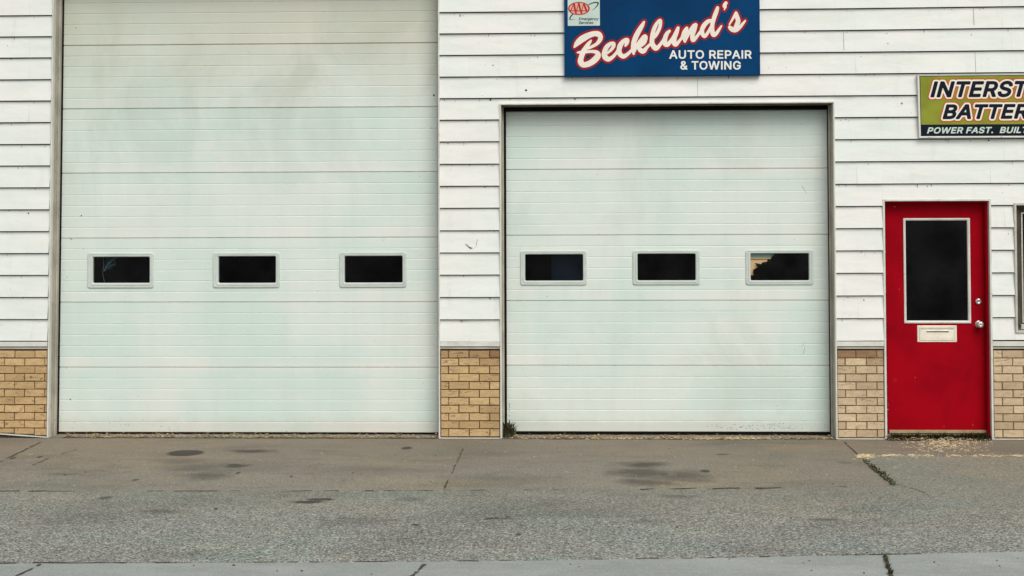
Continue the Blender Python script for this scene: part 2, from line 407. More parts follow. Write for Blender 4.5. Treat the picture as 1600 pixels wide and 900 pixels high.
for i in range(-9, 15):
    # board between lap line i (top) and i+1 (bottom)
    xm = 0
    ztop, zbot = lap(i, xm), lap(i+1, xm)
    cuts = sorted({BX0, BX1, *[h[0] for h in holes], *[h[1] for h in holes], -4.75, -3, -0.97, .7, 2.28, 3.5})
    for a, b in zip(cuts, cuts[1:]):
        mid = (a+b)/2
        za = [(lap(i+1, a), lap(i, a)-GAP), (lap(i+1, b), lap(i, b)-GAP)]
        segs = [(zbot, ztop)]
        for h in holes:
            if h[0] - 1e-6 <= mid <= h[1] + 1e-6:
                out = []
                for s0, s1 in segs:
                    if h[3] <= s0 or h[2] >= s1: out.append((s0, s1)); continue
                    if h[2] > s0: out.append((s0, h[2]))
                    if h[3] < s1: out.append((h[3], s1))
                segs = out
        for s0, s1 in segs:
            t0 = (s0-zbot)/(ztop-zbot); t1 = (s1-zbot)/(ztop-zbot)
            f = lambda z, t: z[0]*(1-t) + z[1]*t
            if t0 < 1e-4 and t1 > 1-1e-4:
                course(a, b, za[0][0], za[1][0], za[0][1], za[1][1])
            elif t1 > 1-1e-4:     # cut from below by an opening
                yb = -.023 + .020*t0
                A, B = s0, s0
                sd.quad((a, yb, A), (b, yb, B), (b, -.003, za[1][1]), (a, -.003, za[0][1]))
                sd.quad((a, .004, za[0][1]), (b, .004, za[1][1]), (b, .004, za[1][1]+.01), (a, .004, za[0][1]+.01), 1)
            else:
                yb = -.023 + .020*t1
                sd.quad((a, -.023, za[0][0]), (b, -.023, za[1][0]), (b, yb, s1), (a, yb, s1))
                sd.quad((a, 0, za[0][0]), (b, 0, za[1][0]), (b, -.023, za[1][0]), (a, -.023, za[0][0]))
# grime caught under the laps, chips, and the butt joints between boards
def blocked(x, z, pad=.01):
    return any(h[0]-pad < x < h[1]+pad and h[2]-pad < z < h[3]+pad for h in holes)
rs = random.Random(3)
for k in range(700):
    x = rs.uniform(-5.2, 4.2); i = rs.randint(-1, 14)
    r = rs.random()
    z = lap(i, x) - .010 - (abs(rs.gauss(0, .012)) if r < .75 else rs.uniform(.01, .16))
    if blocked(x, z, .03): continue
    t = (lap(i, x)-z)/.186; y = -.003 - .020*t - .0022
    wd = rs.uniform(.0015, .005) * (2.2 if rs.random() < .1 else 1); hh = wd*rs.uniform(.5, 1.3)
    n = 7; pts = []
    for q in range(n):
        a = -2*math.pi*q/n; rr = rs.uniform(.6, 1.2)
        pts.append((x+wd*rr*math.cos(-a), y, z+hh*rr*math.sin(-a)))
    sd.poly(pts, 1 if rs.random() < .55 else 2)
for k in range(170):
    x = rs.uniform(-5.2, 4.2); i = rs.randint(-1, 14); z1 = lap(i, x)-.009; ln = rs.uniform(.010, .034); wd = rs.uniform(.002, .0055)
    if blocked(x, z1-ln/2, .04): continue
    y0, y1 = -.0045-.019*(.186-0)*0 - .0012, -.0045-.021*ln/.186-.0012
    sd.poly([(x-wd, y0-.0005, z1), (x-wd*.5, y1, z1-ln*rs.uniform(.6, .9)), (x+wd*.2, y1-.0004, z1-ln), (x+wd*.6, y1, z1-ln*.6), (x+wd*1.1, y0-.0005, z1)][::1], 2 if rs.random() < .4 else 3)
for px, py0, py1 in ((1090, 122, 151), (1523.5, 82, 113), (1318, 49, 79), (1521, 5, 40), (1092, 3, 10)):
    x, z0 = W(px, py1); _, z1 = W(px, py0)
    sd.quad((x-.0022, -.0248, z0), (x+.0012, -.0248, z0), (x+.0012, -.0055, z1), (x-.0022, -.0055, z1), 2)
M['grime_pale'] = mat_plain('pale_green_grime', (.50, .52, .45), .9, .2)
M['grime_and_shade'] = mat_plain('grey_grime_and_shade', (.30, .30, .25), .9, .3)  # grime, also the painted shade on the mail slot
M['lapgap'] = mat_plain('lap_shade_and_grime', (.045, .042, .034), .9, .3, 6, .1)  # paints the shade under the laps dark, also colours grime specks
sd.build('siding', [M['siding'], M['lapgap'], M['grime_and_shade'], M['grime_pale']], garage)
# a chipped scar on the board between the doors
ch = MB()
for (ax, ay, bx, by, wd) in ((728, 381, 737, 390, .9), (737, 390, 743, 386, .9), (744, 385, 746, 374, .6), (733, 386, 738, 388, 1.2)):
    (x0, z0), (x1, z1) = W(ax, ay, -.012), W(bx, by, -.012); q = wd*.0035
    ch.quad((x0-q, -.0205, z0-q), (x0+q, -.0205, z0+q), (x1+q, -.0205, z1+q), (x1-q, -.0205, z1-q))
ch.build('paint_chip', M['grime_and_shade'], garage)

# ------------------------------------------------------------------ back-up wall, side walls, roof, dark inside
bk = MB()
def wallpiece(x0, x1, z0, z1): bk.box(x0, x1, .012, .20, z0, z1)
wallpiece(BX0, X_L0, 0, BTOP); wallpiece(X_L1, X_R0, 0, BTOP); wallpiece(X_R1, X_E0, 0, BTOP); wallpiece(X_E1, X_W0, 0, BTOP); wallpiece(X_W1, BX1, 0, BTOP)
wallpiece(X_L0, X_L1, Z_LT+.03, BTOP); wallpiece(X_R0, X_R1, Z_RT+.03, BTOP); wallpiece(X_E0, X_E1, Z_ET+.03, BTOP)
wallpiece(X_W0, X_W1, Z_WT+.02, BTOP); wallpiece(X_W0, X_W1, 0, Z_WB-.02)
bk.box(BX0, BX0+.2, .21, BDEEP, 0, BTOP); bk.box(BX1-.2, BX1, .21, BDEEP, 0, BTOP); bk.box(BX0, BX1, BDEEP, BDEEP+.2, 0, BTOP)
bk.build('wall', M['interior'], garage)
rf = MB(); rf.box(BX0-.3, BX1+.3, -.10, BDEEP+.4, BTOP+.005, BTOP+.25); rf.build('roof', M['roof'], garage)
it = MB(); it.box(BX0+.25, BX1-.25, .6, BDEEP-.1, .012, .02); it.build('workshop_floor', M['interior'], garage)

# ------------------------------------------------------------------ brick base panels
def brick_panel(x0, x1, mat, mort, zb0=.030, zb1=.030, seed=1, top_dark=0.0, joint=0):
    phase = (W(joint, 600)[0]-x0) % .1735
    r = random.Random(seed); b = MB(); L, gap = .1735, .008
    H = (Z_BR-.012-.014)/11
    # mortar bed
    b.a = .5
    b.quad((x0, -.004, zb0), (x1, -.004, zb1), (x1, -.004, Z_BR-.01), (x0, -.004, Z_BR-.01), 1)
    for k in range(11):
        z1 = Z_BR-.012 - k*H; z0 = z1-H+gap
        x = x0 - 2*L + phase + (L/2 if k % 2 else 0)
        while x < x1:
            a, c = max(x+gap/2, x0+.003), min(x+L-gap/2+r.uniform(-.002, .002), x1-.003)
            if c-a > .006:
                za, zc = z0, z0
                if zb0 > .031 or zb1 > .031:
                    f = lambda q: zb0+(zb1-zb0)*(q-x0)/(x1-x0)
                    za = max(z0, f((a+c)/2)+.003); zc = za
                if z1-za > .01:
                    b.a = .5
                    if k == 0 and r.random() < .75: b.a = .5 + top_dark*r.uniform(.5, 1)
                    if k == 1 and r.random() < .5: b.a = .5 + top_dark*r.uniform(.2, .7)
                    dy = r.uniform(-.003, .003); j = r.uniform(-.0014, .0014)
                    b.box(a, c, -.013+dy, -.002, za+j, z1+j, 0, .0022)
            x += L
    o = b.build('brick_base', [mat, mort], garage)
    return o
xb = W(76, 600)[0]
zL = W(0, 676)[1]
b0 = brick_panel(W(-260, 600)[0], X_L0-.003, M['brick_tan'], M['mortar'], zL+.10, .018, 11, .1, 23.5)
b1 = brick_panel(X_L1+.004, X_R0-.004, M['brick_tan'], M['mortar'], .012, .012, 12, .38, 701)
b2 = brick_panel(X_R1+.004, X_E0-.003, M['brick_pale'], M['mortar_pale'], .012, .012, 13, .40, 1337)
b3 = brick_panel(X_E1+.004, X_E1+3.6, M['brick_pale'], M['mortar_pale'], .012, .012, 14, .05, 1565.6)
# white strips that edge the brick, and the drip strip between siding and brick
for a, c in ((W(-260, 600)[0], X_L0-.001), (X_L1+.001, X_R0-.001), (X_R1+.001, X_E0-.001), (X_E1+.001, X_E1+3.6)):
    zz = .822; tr = MB()
    tr.box(a, c, -.022, .01, zz-.046, zz-.005, 0, .003); tr.build('drip_strip', M['trim'], garage)
    tr = MB(); tr.box(a, c, -.014, .01, zz-.068, zz-.052, 0, .002); tr.build('flashing', M['jamb'], garage)
    if a > X_L0:
        tr = MB(); tr.box(a, c, -.020, .01, .003, .010, 0, .002); tr.build('base_trim', M['trim'], garage)
x0, x1 = W(-260, 600)[0], X_L0; za, zb = zL+.085, .004; tr = MB()
i = [tr.vert(p) for p in ((x0, -.02, za), (x1, -.02, zb), (x1, -.02, zb+.008), (x0, -.02, za+.008), (x0, .01, za), (x1, .01, zb), (x1, .01, zb+.008), (x0, .01, za+.008))]
tr.face((i[0], i[1], i[2], i[3])); tr.face((i[3], i[2], i[6], i[7])); tr.face((i[0], i[4], i[5], i[1])); tr.face((i[1], i[5], i[6], i[2]))
tr.build('base_trim', M['trim'], garage)
fd = MB(); fd.box(x0, x1-.01, .0, .011, -.01, .25); fd.build('foundation_shade', M['crack'], garage)  # dark box paints the contact shadow in the gap under the brick

# ------------------------------------------------------------------ opening frames
def opening(x0, x1, zt, depth, jm, hm, name='door_frame', seal=.020):
    f = MB()
    # white edge channel, three sides
    for a, c in ((x0, x0+TW), (x1-TW, x1)):
        f.box(a, c, -.028, .02, .004, zt-.001, 0, .003)
    f.box(x0+TW+.001, x1-TW-.001, -.0285, .02, zt-TW, zt, 0, .003)
    # jamb boards and header running back to the door
    f.box(x0+TW-.012, x0+TW+.004, .021, depth+.03, .004, zt-TW-.002, 1)
    f.box(x1-TW-.004, x1-TW+.012, .021, depth+.03, .004, zt-TW-.002, 1)
    f.box(x0+TW+.005, x1-TW-.005, .021, depth+.03, zt-TW-.010, zt-TW+.012, 2)
    # stop moulding just in front of the door
    f.box(x0+TW+.005, x0+TW+.016, depth-.075, depth-.035, .004, zt-TW-.012, 1)
    f.box(x1-TW-.016, x1-TW-.005, depth-.075, depth-.035, .004, zt-TW-.012, 1)
    # rubber seal against the door
    f.box(x0+TW+.005, x0+TW+seal, depth-.030, depth+.04, .004, zt-TW-.013, 3)
    f.box(x1-TW-.019, x1-TW-.005, depth-.030, depth+.04, .004, zt-TW-.013, 3)
    f.box(x0+TW+seal+.001, x1-TW-.020, depth-.055, depth+.04, zt-TW-.045, zt-TW-.013, 3)
    return f.build(name, [M['trim'], jm, hm, M['rubber']], garage)
tag(opening(X_L0, X_L1, Z_LT, DP, M['jamb'], M['jamb']), 'white edged grey frame of the tall garage door')
tag(opening(X_R0, X_R1, Z_RT, DP, M['jamb'], M['jamb_brown'], seal=.034), 'white edged frame of the shorter garage door with brown header')

for a, c in ((X_L0, X_L1), (X_R0, X_R1)):
    sb = MB(); zt = W(390, 677.5, DP)[1]
    sb.quad((a+TW, .0, .003), (c-TW, .0, .003), (c-TW, DP-.02, zt-.006), (a+TW, DP-.02, zt-.006))
    sb.quad((a+TW, DP-.02, zt-.006), (c-TW, DP-.02, zt-.006), (c-TW, DP+.3, zt-.006), (a+TW, DP+.3, zt-.006))
    sb.build('sill', M['apron'], garage)
# ------------------------------------------------------------------ sectional garage doors
def garage_door(x0, x1, seam_z, mat, wins, label, specks, broken=None, groove=.0032):
    """seam_z: section joints from the bottom up; wins: (outer rect px, glass rect px)"""
    FY = DP
    prof = []
    for z0, z1 in zip(seam_z, seam_z[1:]):
        H = z1-z0
        prof += [(z0+.001, .012), (z0+.0045, .010), (z0+.006, 0)]
        for i in range(1, 6):
            zi = z0+H*i/6
            prof += [(zi-.0085, 0), (zi-.001, groove), (zi+.0015, 0)]
        prof += [(z1-.005, 0), (z1-.0015, .012)]
    R = []
    for o_, g_ in wins:
        a = W(o_[0], o_[1], FY); b = W(o_[2], o_[3], FY); c = W(g_[0], g_[1], FY); d = W(g_[2], g_[3], FY)
        R.append(((a[0], b[0], b[1], a[1]), (c[0], d[0], d[1], c[1])))
    cutz0 = np.mean([(r[0][2]+r[1][2])/2 for r in R]); cutz1 = np.mean([(r[0][3]+r[1][3])/2 for r in R])
    pts = []
    for (z, y) in prof:
        for cz in (cutz0, cutz1):
            if pts and pts[-1][0] < cz < z:
                t = (cz-pts[-1][0])/(z-pts[-1][0]); pts.append((cz, pts[-1][1]*(1-t)+y*t))
        pts.append((z, y))
    d = MB()
    rt = random.Random(int(x0*100)); tones = []
    for q in range(len(seam_z)-1):
        tones += [.5+rt.uniform(.14, .30), .5+rt.uniform(-.06, .08), .5+rt.uniform(-.1, .1), .5+rt.uniform(-.1, .1), .5+rt.uniform(-.12, .06), .5-rt.uniform(.10, .22)]
    for (za, ya), (zb, yb) in zip(pts, pts[1:]):
        zm = (za+zb)/2+.009; q = 0
        while q < len(seam_z)-2 and zm > seam_z[q+1]: q += 1
        d.a = tones[min(len(tones)-1, q*6+max(0, min(5, int((zm-seam_z[q])/(seam_z[q+1]-seam_z[q])*6))))]
        xs = [(x0, x1)]
        if za >= cutz0-1e-6 and zb <= cutz1+1e-6:
            xs = []; c = x0
            for r in R:
                xs.append((c, (r[0][0]+r[1][0])/2)); c = (r[0][1]+r[1][1])/2
            xs.append((c, x1))
        for a, b in xs:
            d.quad((a, FY+ya, za), (b, FY+ya, za), (b, FY+yb, zb), (a, FY+yb, zb))
    d.a = .5
    d.box(x0, x1, FY+.002, FY+.04, seam_z[0]-.014, seam_z[0]+.0008, 1)
    r = random.Random(len(specks)+5)
    for (px, py, s) in specks:
        x, z = W(px, py, FY); n = 7
        pl = [(x+s*r.uniform(.6, 1.2)*math.cos(2*math.pi*q/n), FY-.001, z+s*r.uniform(.5, 1.1)*math.sin(2*math.pi*q/n)) for q in range(n)]
        d.poly(pl, 2)
    o = d.build('garage_door', [mat, M['rubber'], M['grime']], garage)
    o['label'] = label
    for k, (ro, ri) in enumerate(R):
        f = MB()
        f.ring(ro, ri, [(0, FY+.004), (0, FY-.006), (.10, FY-.010), (.38, FY-.011), (.44, FY-.0075), (.52, FY-.0075), (.58, FY-.012), (.85, FY-.011), (1, FY-.004), (1, FY+.030)], 0, n=5, ro=.020, ri=.012)
        f.build('window_frame', M['frame_pale'], o)
        g = MB()
        xa, xb_, za, zb = ri
        if broken == k:
            J = lambda u, v: (xa+(xb_-xa)*u, FY+.016, zb-(zb-za)*v)
            g.poly([J(-.02, 1.03), J(1.02, 1.03), J(1.02, -.03), J(.40, -.03), J(.41, .08), J(.375, .09), J(.38, .22), J(.30, .20), J(.29, .31), J(.21, .33), J(.185, .40),
                    J(.15, .38), J(.075, .36), J(.13, .52), J(.045, .60), J(.055, .82), J(.0, .80), J(-.02, .86)])
        else:
            g.quad((xa-.004, FY+.016, za-.004), (xb_+.004, FY+.016, za-.004), (xb_+.004, FY+.016, zb+.004), (xa-.004, FY+.016, zb+.004))
        p = g.build('window_pane', M['glass_dark' if broken == k else 'glass'], o)
        if broken == k: p['label'] = 'broken dark pane with a jagged hole in its upper left corner'
    return o, R
def seamz(px, pys): return [W(px, p, DP+.0)[1] for p in pys]
rr_ = random.Random(21)
spL = [(127, 337, .008), (112, 374, .006), (130, 389, .004), (104, 433, .004), (110, 372, .005), (119, 44, .005), (678, 149, .010), (110, 624, .007), (104, 575, .005), (674, 200, .004), (600, 375, .004)] + \
      [(rr_.uniform(100, 680), rr_.uniform(5, 670), rr_.uniform(.001, .003)) for _ in range(60)] + [(rr_.uniform(100, 300), rr_.uniform(655, 672), rr_.uniform(.001, .004)) for _ in range(25)]
spR = [(1252, 194, .004), (1241, 374, .003), (1000, 462, .003), (855, 463, .003)] + [(rr_.uniform(800, 1290), rr_.uniform(180, 670), rr_.uniform(.001, .0028)) for _ in range(50)] + \
      [(rr_.gauss(1190, 55), 671-abs(rr_.gauss(0, 5)), rr_.uniform(.0015, .0045)) for _ in range(90)] + [(796, 630+rr_.uniform(0, 35), rr_.uniform(.002, .005)) for _ in range(14)]
GL_, RL_ = garage_door(X_L0+.018, X_L1-.018, seamz(390, [676, 574, 472, 371.5, 269.5, 168.5, 69]) + [W(390, 69, DP)[1]+.555], M['door_old'],
    [((137, 395, 240, 450), (145.5, 401.5, 234, 442)), ((333, 394.5, 437, 449.5), (341.5, 400.5, 431, 442)), ((530.5, 394, 635, 449), (538.5, 400, 629, 441.5))],
    'tall weathered white sectional garage door with three small dark windows', spL)
GR_, RR_ = garage_door(X_R0+.018, X_R1-.018, seamz(1040, [675, 571, 469.5, 367, 264, 161]), M['door_new'],
    [((813, 391.5, 917, 445.5), (820.5, 397.5, 911, 438.5)), ((988.5, 391, 1094, 445), (996, 396.5, 1087, 438)), ((1165, 390.5, 1271, 445), (1172.5, 396, 1264, 438))],
    'shorter white sectional garage door with three small windows, one of them broken', spR, broken=2)
for (ax, ay, bx, by) in ((1253, 290, 1260, 302), (1252, 541, 1259, 534), (1255, 553, 1258, 540), (1115, 208, 1121, 206)):
    (x0, z0), (x1, z1) = W(ax, ay, DP), W(bx, by, DP)
    sc_ = MB(); sc_.quad((x0-.002, DP-.0012, z0), (x0+.002, DP-.0012, z0), (x1+.001, DP-.0012, z1), (x1-.001, DP-.0012, z1)); sc_.build('scratch', M['grime_and_shade'], GR_)

# board seen through the broken pane, added reflection shape and tint panel
r3 = RR_[2][1]; bd = MB()
xx = lambda u: r3[0]+(r3[1]-r3[0])*u
zz = lambda v: r3[3]-(r3[3]-r3[2])*v
bd.box(xx(-.05), xx(.36), DP+.035, DP+.047, zz(1.05), zz(.16), 0); bd.box(xx(-.05), xx(.46), DP+.034, DP+.046, zz(.155), zz(-.2), 1)
bd.box(xx(-.05), xx(.34), DP+.0335, DP+.034, zz(.24), zz(.21), 2)
tag(bd.build('wooden_board', [M['cardboard'], M['teal_panel'], M['grime']], None), 'tan and teal board behind the broken garage door pane', 'board')
r1 = RL_[0][1]; xx1 = lambda u: r1[0]+(r1[1]-r1[0])*u; zz1 = lambda v: r1[3]-(r1[3]-r1[2])*v
bs = MB()  # added pieces that paint the bluish reflection in the first pane
def ribbon(mb, pts, y0, dy, m=0):
    for k, ((u0, v0, w0), (u1, v1, w1)) in enumerate(zip(pts, pts[1:])):
        a, b = Vector((xx1(u0), zz1(v0))), Vector((xx1(u1), zz1(v1))); n = (b-a).normalized(); n = Vector((-n.y, n.x))
        ya, yb = y0+dy*k, y0+dy*(k+1)
        mb.quad((a.x-n.x*w0, ya, a.y-n.y*w0), (a.x+n.x*w0, ya, a.y+n.y*w0), (b.x+n.x*w1, yb, b.y+n.y*w1), (b.x-n.x*w1, yb, b.y-n.y*w1), m)
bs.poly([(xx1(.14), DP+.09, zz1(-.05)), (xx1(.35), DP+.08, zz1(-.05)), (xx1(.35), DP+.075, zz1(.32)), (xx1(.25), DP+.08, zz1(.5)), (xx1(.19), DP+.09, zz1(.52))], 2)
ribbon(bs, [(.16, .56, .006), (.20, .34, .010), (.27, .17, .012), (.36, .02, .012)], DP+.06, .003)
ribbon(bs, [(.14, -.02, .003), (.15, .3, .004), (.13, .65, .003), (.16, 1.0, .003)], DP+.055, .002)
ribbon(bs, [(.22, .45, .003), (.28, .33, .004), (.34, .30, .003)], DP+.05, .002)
tag(bs.build('pane_reflection', [M['reflection_blue'], M['navy_panel'], M['reflection_teal']], None), 'bluish pane reflection built as pieces behind the leftmost garage window', 'reflection')
r4 = RR_[0][1]; nb = MB(); nb.box(r4[0]+(r4[1]-r4[0])*.45, r4[1]+.05, DP+.06, DP+.07, r4[2]-.05, r4[3]+.05)  # added behind the glass only to give the pane a bluish tint
tag(nb.build('pane_tint_panel', M['navy_panel'], None), 'navy panel added to tint the left window of the shorter garage door bluish', 'panel')

# ------------------------------------------------------------------ red entry door
EY = .09
ef = MB()
ef.box(X_E0, X_E0+.018, -.024, .02, .004, Z_ET, 0, .003); ef.box(X_E1-.018, X_E1, -.024, .02, .004, Z_ET, 0, .003)
ef.box(X_E0+.019, X_E1-.019, -.0245, .02, Z_ET-.018, Z_ET, 0, .003)
ef.box(X_E0+.008, X_E0+.024, .021, .16, .004, Z_ET-.02, 1); ef.box(X_E1-.036, X_E1-.008, .021, .16, .004, Z_ET-.02, 1); ef.box(X_E0+.025, X_E1-.037, .021, .16, Z_ET-.034, Z_ET-.010, 1)
ef.box(X_E0+.025, X_E1-.037, EY+.03, EY+.06, Z_ET-.05, Z_ET-.035, 2)
# concrete sill under the door
ef.box(X_E0+.022, X_E1-.022, .03, .25, .0, .035, 3)
ef.build('door_frame', [M['trim'], M['red'], M['rubber'], M['apron']], garage)['label'] = 'white edged red frame round the entry door'
dx0, dx1 = W(1385, 480, EY)[0], W(1541.5, 480, EY)[0]; dz0, dz1 = W(1465, 677, EY)[1], W(1465, 317.5, EY)[1]
wo0 = W(1411, 341, EY); wo1 = W(1517, 505, EY); wi0 = W(1414.5, 344.5, EY); wi1 = W(1513, 501, EY)
ed = MB()
hx0, hx1, hz0, hz1 = wo0[0]+.008, wo1[0]-.008, wo1[1]+.008, wo0[1]-.008
ed.box(dx0, hx0, EY, EY+.045, dz0, dz1); ed.box(hx1, dx1, EY, EY+.045, dz0, dz1); ed.box(hx0, hx1, EY, EY+.045, dz0, hz0); ed.box(hx0, hx1, EY, EY+.045, hz1, dz1)
edo = ed.build('entry_door', M['red'], garage); edo['label'] = 'glossy red entry door with a tall dark window, mail slot and round knob'
f = MB(); f.ring((wo0[0], wo1[0], wo1[1], wo0[1]), (wi0[0], wi1[0], wi1[1], wi0[1]), [(0, EY+.003), (0, EY-.008), (.5, EY-.011), (1, EY-.006), (1, EY+.03)], 0, n=3, ro=.004, ri=.003)
f.build('window_frame', M['trim'], edo)
g = MB(); g.quad((wi0[0]-.004, EY+.018, wi1[1]-.004), (wi1[0]+.004, EY+.018, wi1[1]-.004), (wi1[0]+.004, EY+.018, wi0[1]+.004), (wi0[0]-.004, EY+.018, wi0[1]+.004)); g.build('window_pane', M['glass'], edo)
# mail slot: plate, raised rim, hinged flap with a grip lip
a, b = W(1433, 508.5, EY), W(1495, 534.5, EY); ms = MB()
ms.box(a[0], b[0], EY-.006, EY+.002, b[1], a[1], 0, .003)
q = .0145; ms.ring((a[0]+q, b[0]-q, b[1]+q, a[1]-q), (a[0]+q+.0045, b[0]-q-.0045, b[1]+q+.0045, a[1]-q-.0045), [(0, EY-.0064), (1, EY-.0064)], 1, n=2, ro=.003, ri=.002)
q = .017; ms.ring((a[0]+q, b[0]-q, b[1]+q, a[1]-q), (a[0]+q+.006, b[0]-q-.006, b[1]+q+.006, a[1]-q-.006), [(0, EY-.0055), (0, EY-.010), (1, EY-.010), (1, EY-.0062)], 0, n=2, ro=.003, ri=.002)
q = .027; ms.box(a[0]+q, b[0]-q, EY-.0085, EY-.0065, b[1]+q, a[1]-q-.006, 0, .001)
ms.box(a[0]+q, b[0]-q, EY-.0066, EY-.0061, a[1]-q-.006, a[1]-q, 1)
ms.box(a[0]+q+.05, b[0]-q-.04, EY-.020, EY-.0086, a[1]-q-.020, a[1]-q-.013, 0, .002)
ms.box(a[0]+q+.05, b[0]-q-.04, EY-.0105, EY-.0087, a[1]-q-.028, a[1]-q-.021, 1)  # dark strip paints the shadow under the grip lip
for (u, v) in ((.007, .007), (-.007, .007), (.007, -.007), (-.007, -.007)):
    cx = (a[0] if u > 0 else b[0])+u; cz = (b[1] if v > 0 else a[1])+v
    ms.lathe((cx, EY-.006, cz), [(.0028, 0), (.0028, -.0012), (.0015, -.002)], 8, 1)
ms.build('mail_slot', [M['cream'], M['grime_and_shade']], edo)
kx, kz = W(1529, 506.5, EY); kb = MB()
kb.lathe((kx, EY, kz), [(.032, .001), (.032, -.004), (.028, -.008), (.013, -.011), (.012, -.030), (.022, -.036), (.029, -.048), (.029, -.060), (.022, -.068), (.008, -.071), (.007, -.0695), (.003, -.0695)], 24)
kb.build('door_knob', M['steel'], edo, smooth=True)
kx, kz = W(1528.5, 471, EY); kb = MB()
kb.lathe((kx, EY, kz), [(.027, .001), (.026, -.012), (.020, -.017), (.012, -.018), (.011, -.016), (.004, -.016)], 24); kb.build('deadbolt', M['steel'], edo, smooth=True)
kp = MB(); kp.box(dx0+.012, dx1-.004, EY-.012, EY-.0005, dz0+.001, dz0+.028, 0, .003); kp.build('door_sweep', M['tan_metal'], edo)

rc = random.Random(4)
for (px, py, s_, mt) in ((1388, 632, .010, 'grime'), (1387, 640, .006, 'grime_pale'), (1405, 452, .006, 'sign_orange'), (1398, 323, .004, 'grime_pale'), (1520, 664, .007, 'sign_orange'), (1475, 666, .006, 'sign_orange'),
                     (1537, 560, .005, 'grime'), (1446, 640, .004, 'sign_red'), (1539, 516, .006, 'grime'), (1430, 590, .003, 'grime_pale')):
    x, z = W(px, py, EY); c_ = MB(); n = 9
    c_.poly([(x+s_*rc.uniform(.3, .8)*math.cos(2*math.pi*q/n), EY-.0012, z+s_*rc.uniform(.6, 1.5)*math.sin(2*math.pi*q/n)) for q in range(n)])
    c_.build('paint_chip', M[mt], edo)
# ------------------------------------------------------------------ office window at the right edge of the frame
wf = MB()
wr = (X_W0, X_W1, Z_WB, Z_WT)
def inset(r, d): return (r[0]+d, r[1]-d, r[2]+d, r[3]-d)
wf.ring(wr, inset(wr, .022), [(0, .012), (0, -.026), (.15, -.030), (.85, -.030), (1, -.022), (1, .02)], 0, n=2, ro=.004, ri=.003)
w1 = inset(wr, .024)
wf.ring(w1, inset(w1, .055), [(0, .0), (.2, .006), (.5, .03), (1, .055)], 1, n=2, ro=.003, ri=.003)
w2 = inset(w1, .0555)
wf.ring(w2, inset(w2, .012), [(0, .06), (0, .045), (1, .045), (1, .075)], 0, n=2, ro=.003, ri=.002)
wo = wf.build('office_window', [M['alu'], M['bronze']], garage); wo['label'] = 'aluminium and brown framed window at the right of the entry door'
w3 = inset(w2, .012); g = MB(); g.quad((w3[0], .07, w3[2]), (w3[1], .07, w3[2]), (w3[1], .07, w3[3]), (w3[0], .07, w3[3])); g.build('window_pane', M['glass'], wo)
g = MB(); g.box(w1[0]+.03, w1[1]-.03, -.005, .035, w1[2]+.004, w1[2]+.045, 0, .004); g.build('sill', M['alu'], wo)

# ------------------------------------------------------------------ signs: letters cut out of distance fields
def seg_sdf(PX, PY, strokes):
    d = np.full(PX.shape, 1e9)
    for st in strokes:
        # smooth the traced points
        P = np.array(st, float); n = len(P); T = np.arange(n)
        if n > 2:
            out = []
            for k in range(n-1):
                p0, p1, p2, p3 = P[max(k-1, 0)], P[k], P[k+1], P[min(k+2, n-1)]
                for t in np.linspace(0, 1, 5)[:-1]:
                    out.append(.5*((2*p1)+(-p0+p2)*t+(2*p0-5*p1+4*p2-p3)*t*t+(-p0+3*p1-3*p2+p3)*t**3))
            out.append(P[-1]); P = np.array(out)
        for (ax, ay, ar), (bx, by, br) in zip(P, P[1:]):
            vx, vy = bx-ax, by-ay; L = vx*vx+vy*vy+1e-9
            t = np.clip(((PX-ax)*vx+(PY-ay)*vy)/L, 0, 1)
            d = np.minimum(d, np.hypot(PX-ax-t*vx, PY-ay-t*vy)-(ar+(br-ar)*t))
    return d
